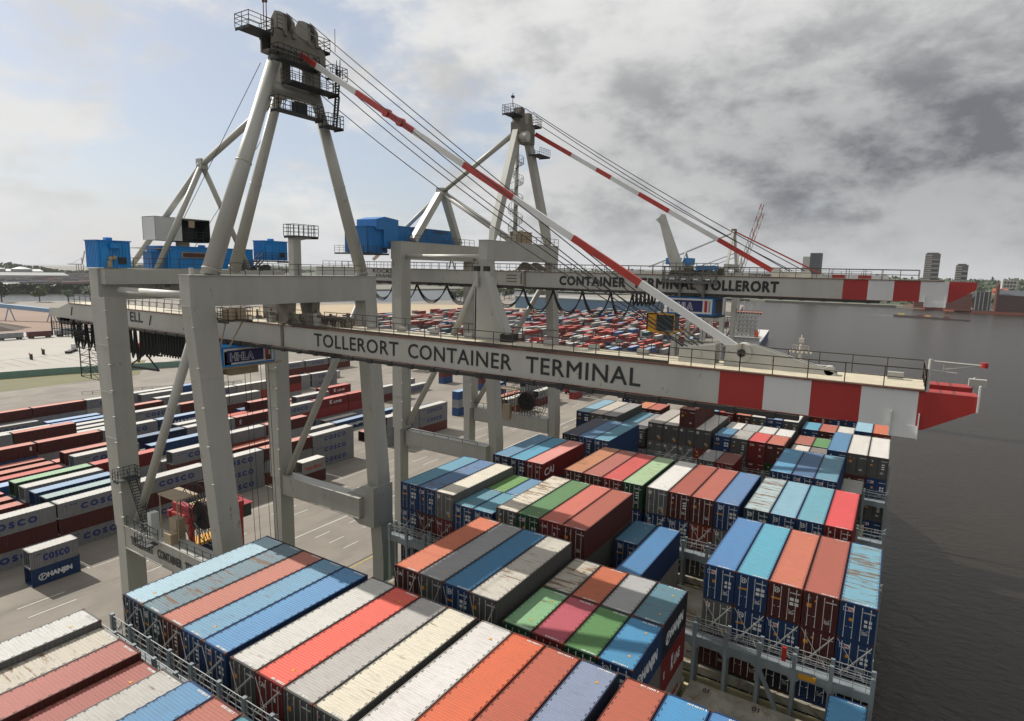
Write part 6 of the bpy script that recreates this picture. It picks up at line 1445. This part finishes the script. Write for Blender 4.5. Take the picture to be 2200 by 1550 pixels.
for i in range(15000):
    x = rnd.uniform(-1500, 900); y = 1330+rnd.random()**1.2*1150+max(0, -x)*.12; c = Vector((x, y, gz(y)+rnd.random()*(13+7*math.sin(x*.03)*math.sin(x*.011+y*.01)))); q = rnd.uniform(3, 8)
    a = Vector((rnd.uniform(-1,1), rnd.uniform(-1,1)*.6, rnd.uniform(-.8,.8))).normalized()*q; d = a.orthogonal().normalized()*q*.8; b.add([c-a, c+d, c+a, c-d], [(0,1,2,3)])
tag(b.build('skyline_woodland', LM[0]), 'broad wooded slope rising to the skyline beyond the river', 'woodland', None, 'stuff')
# ------------------------------------------------------------------ harbour beyond the left river
rnd = random.Random(55); mb = MB(); cols = []
for i in range(4200):
    y = rnd.uniform(-300, 1500); x = -1235-rnd.random()**1.3*900; L = rnd.choice([12, 24, 36]); h_ = rnd.choice([3, 5, 8, 11])
    if -1330 > x > -1390: continue
    mb.box(x, x+3, y, y+L, WL+3, WL+3+h_); cols.append(rnd.choice(['red','brown','grey','blue','lgrey','navy','red','white']))
m = bpy.data.materials['distant_container_paint'] if 'distant_container_paint' in bpy.data.materials else M_BRICK
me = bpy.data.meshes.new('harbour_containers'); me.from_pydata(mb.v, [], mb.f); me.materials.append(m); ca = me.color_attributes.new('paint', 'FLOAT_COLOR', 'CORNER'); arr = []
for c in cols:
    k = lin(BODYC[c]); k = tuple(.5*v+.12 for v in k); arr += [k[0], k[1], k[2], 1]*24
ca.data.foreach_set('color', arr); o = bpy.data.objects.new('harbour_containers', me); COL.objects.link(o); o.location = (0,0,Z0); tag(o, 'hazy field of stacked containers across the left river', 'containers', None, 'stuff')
M_ROOFW = plain('white_roof', (214, 214, 212), .6, 0, .1, .05); M_ROOFG = plain('grey_roof', (150, 152, 150), .7, 0, .15, .05)
for i, (x, y0, y1, d, h_, m, lab) in enumerate(((-1640, 400, 660, 60, 13, M_ROOFG, 'very long grey-roofed warehouse across the left river'), (-1420, 225, 290, 40, 9, M_ROOFW, 'white-roofed shed across the river, left of the long warehouse'), (-1980, 380, 600, 50, 14, M_ROOFW, 'long white-roofed hall far behind the harbour stacks'), (-2150, 640, 800, 50, 14, M_ROOFW, 'pale hall half hidden by the blue switch house'), (-1215, 60, 180, 30, 5, M_ROOFW, 'low white shed on the far shore at the frame edge'), (-1215, 260, 420, 24, 4, M_ROOFW, 'low white shed just behind the dark green bank'))):
    b = root('warehouse', (x, (y0+y1)/2, WL+3), lab, 'warehouse'); mb = MB(); mb.box(x-d, x, y0, y1, WL+3, WL+3+h_); mb.build('wall', M_ROOFG if m is M_ROOFG else M_CONC, b); mb = MB(); mb.prism([(x-d-1, WL+3+h_), (x-d/2, WL+3+h_+6), (x+1, WL+3+h_)], 'y', y0-1, y1+1); mb.build('roof', m, b)
for i in range(6):
    y = 420+i*62; t = root('storage_tank', (-2100, y, WL+3), 'white domed oil tank, %s from the left in the distant row' % ORD[i], 'storage tank', 'oil tanks in the distance'); mb = MB(); mb.tube((-2100, y, WL+3), (-2100, y, WL+24), 24, None, 24); mb.build('shell', M_ROOFG, t); mb = MB(); mb.tube((-2100, y, WL+24), (-2100, y, WL+30), 24, 5, 24); mb.build('dome', M_ROOFW, t)
M_HC = plain('harbour_crane', (126, 118, 120), .7, 0, .2)
def hcrane(x, y, up, lab, s=1.0):
    c = root('harbour_crane', (x, y, WL+3), lab, 'crane', 'container cranes of the far terminal'); z = WL+3
    mb = MB()
    for dx in (-10, 10):
        for dy in (-9, 9): mb.bar((x+dx*s, y+dy*s, z), (x+dx*s, y+dy*s, z+44*s), 2*s)
    mb.build('portal', M_HC, c); mb = MB(); mb.bar((x, y-42*s, z+45*s), (x, y+9*s, z+45*s), 6*s, 3*s); mb.build('girder', M_HC, c)
    mb = MB(); mb.bar((x, y+9*s, z+45*s), (x, y+9*s, z+72*s), 2.4*s); mb.bar((x, y+9*s, z+72*s), (x, y-30*s, z+46*s), .9*s); mb.build('mast', M_HC, c)
    mb = MB(); mb.bar((x, y+9*s, z+46*s), (x, y+(22 if up else 66)*s, z+(100 if up else 46)*s), 5*s, 2.6*s)
    if not up: mb.bar((x, y+9*s, z+72*s), (x, y+52*s, z+47*s), .8*s)
    mb.build('boom', M_HC, c)
hcrane(-1560, 330, True, 'hazy far harbour crane with boom raised, leftmost'); hcrane(-1600, 372, True, 'hazy far harbour crane with boom raised, second from left'); hcrane(-1520, 290, False, 'hazy far harbour crane at the frame edge, boom level'); hcrane(-1560, 400, False, 'hazy far harbour crane whose level boom points right'); hcrane(-2300, 960, True, 'small tower-like crane silhouette near the blue switch house', .8)
b = MB(); rnd = random.Random(18)
for i in range(9000):
    y = rnd.uniform(-300, 2600); x = -2250+rnd.uniform(-120, 0)-abs(math.sin(y*.004))*150; c = Vector((x, y, WL+3+rnd.random()*(22+14*math.sin(y*.011)))); q = rnd.uniform(4, 11); a = Vector((rnd.uniform(-1,1)*.6, rnd.uniform(-1,1), rnd.uniform(-.8,.8))).normalized()*q; d = a.orthogonal().normalized()*q*.8; b.add([c-a, c+d, c+a, c-d], [(0,1,2,3)])
tag(b.build('hazy_trees', LM[1]), 'hazy grey-green woodland behind the far harbour', 'woodland', None, 'stuff')
# ------------------------------------------------------------------ yard edge: fence, lorries, wagons, conveyor
fn = root('noise_fence', (-262, 90, GL), 'long low green fence along the lorry park', 'fence')
mb = MB(); mb.add([(-300,60,GL),(-286,110,GL),(-262,165,GL),(-262,165,GL+2.6),(-286,110,GL+2.6),(-300,60,GL+2.6)], [(0,1,4,5),(1,2,3,4)]); mb.add([(-300.3,60,GL),(-286.3,110,GL),(-262.3,165,GL),(-262.3,165,GL+2.6),(-286.3,110,GL+2.6),(-300.3,60,GL+2.6)], [(5,4,1,0),(4,3,2,1)]); mb.add([(-300,60,GL+2.6),(-286,110,GL+2.6),(-262,165,GL+2.6),(-262.3,165,GL+2.6),(-286.3,110,GL+2.6),(-300.3,60,GL+2.6)], [(0,1,4,5),(1,2,3,4)]); mb.build('panel', plain('fence_green', (112, 146, 132), .7, 0, .15), fn)
mb = MB()
for i in range(26):
    y0 = 62+i*5.6; mb.box(-345, -318, y0, y0+.3, GL+.02, GL+.04)
mb.box(-345, -344.4, 60, 210, GL+.02, GL+.04); struct(mb.build('parking_lines', plain('bay_grey', (120, 116, 110), .9, 0, .1)))
def lorry(x, y, rz, cc, bc, lab):
    R = root('lorry', (x, y, GL), lab, 'lorry', 'lorries in the lorry park'); R.rotation_euler.z = rz
    def ch(nm, bxs, m):
        mb = MB()
        for q in bxs: mb.box(*q)
        me = mb.mesh(nm, m); return child(nm, me, R)
    ch('cab', [(-1.25, 1.25, 4.2, 6.2, .6, 3.6)], cc); ch('windscreen', [(-1.1, 1.1, 6.2, 6.25, 2.1, 3.2)], M_GLASS); ch('chassis', [(-1.1, 1.1, -6, 4.4, .8, 1.2)], M_DARK)
    if bc: ch('load', [(-1.25, 1.25, -5.8, 3.6, 1.25, 3.7)], bc)
    for yy in (-4.6, -3.2, 2.8, 5.2):
        mb = MB(); mb.tube((-1.25, yy, .5), (1.25, yy, .5), .5, None, 12); child('wheel', mb.mesh('wheel', M_TIRE), R)
lorry(-338, 168, .3, M_YELLOW, M_ORANGE, 'lorry with yellow cab and orange skip parked on the pale lot'); lorry(-345, 180, .2, M_RED, None, 'red lorry cab with empty chassis beside the orange skip lorry'); lorry(-352, 140, .9, M_WHITE, None, 'white lorry with empty flat trailer on the pale lot')
for i, (x, y) in enumerate(((-352, 128), (-342, 154), (-338, 118), (-330, 215), (-325, 226))):
    R = root('lamp_cluster', (x, y, GL), 'small dark and red control post in the lorry park, %s from the left' % ORD[[1,2,0,3,4][i]], 'control post', 'control posts in the lorry park'); mb = MB(); mb.box(x-.5, x+.5, y-.5, y+.5, GL, GL+2.6); mb.box(x-.9, x+.9, y-.1, y+.1, GL+2.0, GL+2.6); mb.build('post', M_DARK, R); mb = MB(); mb.box(x-.6, x+.6, y-.62, y-.5, GL+2.2, GL+3.2); mb.build('light', M_RED, R)
for i in range(7):
    x, y = -432+i*.5, 92+i*14.2; R = root('freight_wagon', (x, y, GL), '%s goods wagon with %s box on the siding beyond the lorry park' % (ORD[i], ['dark red','dark red','grey','grey','brown','grey','blue'][i]), 'wagon', 'goods wagons on the siding'); mb = MB(); mb.box(x-1.3, x+1.3, y, y+13, GL+.9, GL+1.3); mb.build('chassis', M_DARK, R); mb = MB(); mb.box(x-1.25, x+1.25, y+.4, y+12.6, GL+1.3, GL+4.0); mb.build('load', [plain('wagon_red', (98, 40, 40)), plain('wagon_grey', (150, 152, 156)), plain('wagon_blue', (60, 80, 120))][[0,0,1,1,0,1,2][i]], R)
    for yy in (y+1.5, y+3, y+10, y+11.5): mb = MB(); mb.tube((x-.9, yy, GL+.5), (x+.9, yy, GL+.5), .5, None, 10); mb.build('wheel', M_DARK, R)
cv = root('belt_conveyor', (-560, 180, GL), 'pale blue covered belt conveyor on trestles over brown ground', 'conveyor')
mb = MB(); mb.bar((-640, 150, GL+16), (-520, 212, GL+7), 3.4, 3); mb.build('gallery', plain('conveyor_blue', (136, 168, 200), .6, 0, .15), cv); mb = MB()
for t in (.1, .35, .6, .85): p = Vector((-640, 150, GL+16)).lerp(Vector((-520, 212, GL+7)), t); mb.bar((p.x, p.y-3, GL), (p.x, p.y, p.z), .6); mb.bar((p.x, p.y+3, GL), (p.x, p.y, p.z), .6)
mb.build('trestle', plain('conveyor_blue', (136, 168, 200)), cv)
hp = MB(); rnd = random.Random(4); n = 28
vs = [(-500, 140, GL+9)]+[(-500+math.cos(2*PI*i/n)*20*rnd.uniform(.9, 1.1), 140+math.sin(2*PI*i/n)*34*rnd.uniform(.9, 1.1), GL) for i in range(n)]; hp.add(vs, [(0, 1+i, 1+(i+1) % n) for i in range(n)]); tag(hp.build('ore_heap', plain('ore_brown', (104, 92, 82), .95, 0, .3, .3, False)), 'brown heap of bulk ore beside the conveyor', 'ore heap', None, 'stuff')
bw = root('warehouse', (-350, 640, GL), 'large blue-walled warehouse behind the distant red containers', 'warehouse'); mb = MB(); mb.box(-400, -230, 640, 690, GL, GL+14); mb.build('wall', plain('warehouse_blue', (96, 128, 156), .7, 0, .2, .1), bw); mb = MB(); mb.box(-401, -229, 639, 691, GL+14, GL+15); mb.build('roof', M_ROOFG, bw)
rk = root('railing_barrier', (-205, 60, GL), 'low white pipe barrier across the paving behind the grey stacks', 'barrier')
mb = MB(); mb.rail([(-236, 96, GL), (-214, 142, GL)], 1.1, 3, .09, (.5,)); mb.rail([(-222, 80, GL), (-214, 142, GL)], 1.0, 3, .07, ()); mb.build('rails', plain('barrier_grey', (170, 168, 160)), rk)
cr = root('parked_car', (-204.5, 91, GL), 'small orange-red car parked on paving behind the near crane leg', 'car'); mb = MB(); mb.prism([(89, GL+.3), (88.9, GL+.9), (90, GL+1.0), (90.9, GL+1.6), (92.4, GL+1.6), (93.2, GL+1.05), (93.4, GL+.35)], 'x', -205.4, -203.6); mb.build('body', M_ORANGE, cr); mb = MB(); mb.box(-203.62, -203.57, 90.6, 92.8, GL+1.0, GL+1.45); mb.build('window', M_GLASS, cr)
for yy in (89.9, 92.5): mb = MB(); mb.tube((-205.5, yy, GL+.33), (-203.5, yy, GL+.33), .33, None, 12); mb.build('wheel', M_TIRE, cr)
# thin sea air: far things pale a little
if HAZE:
    mb = MB(); mb.box(-5900, 4900, -1400, 8900, WL-1.5, 100)
    o = mb.build('haze', base_mat('haze')[0]); o['kind'] = 'stuff'; nt = o.data.materials[0].node_tree
    nt.nodes.remove(nt.nodes['Principled BSDF']); v = nt.nodes.new('ShaderNodeVolumePrincipled'); v.inputs['Density'].default_value = HAZE; v.inputs['Color'].default_value = (.86, .89, .93, 1); v.inputs['Anisotropy'].default_value = .2
    nt.links.new(v.outputs[0], nt.nodes['Material Output'].inputs['Volume'])
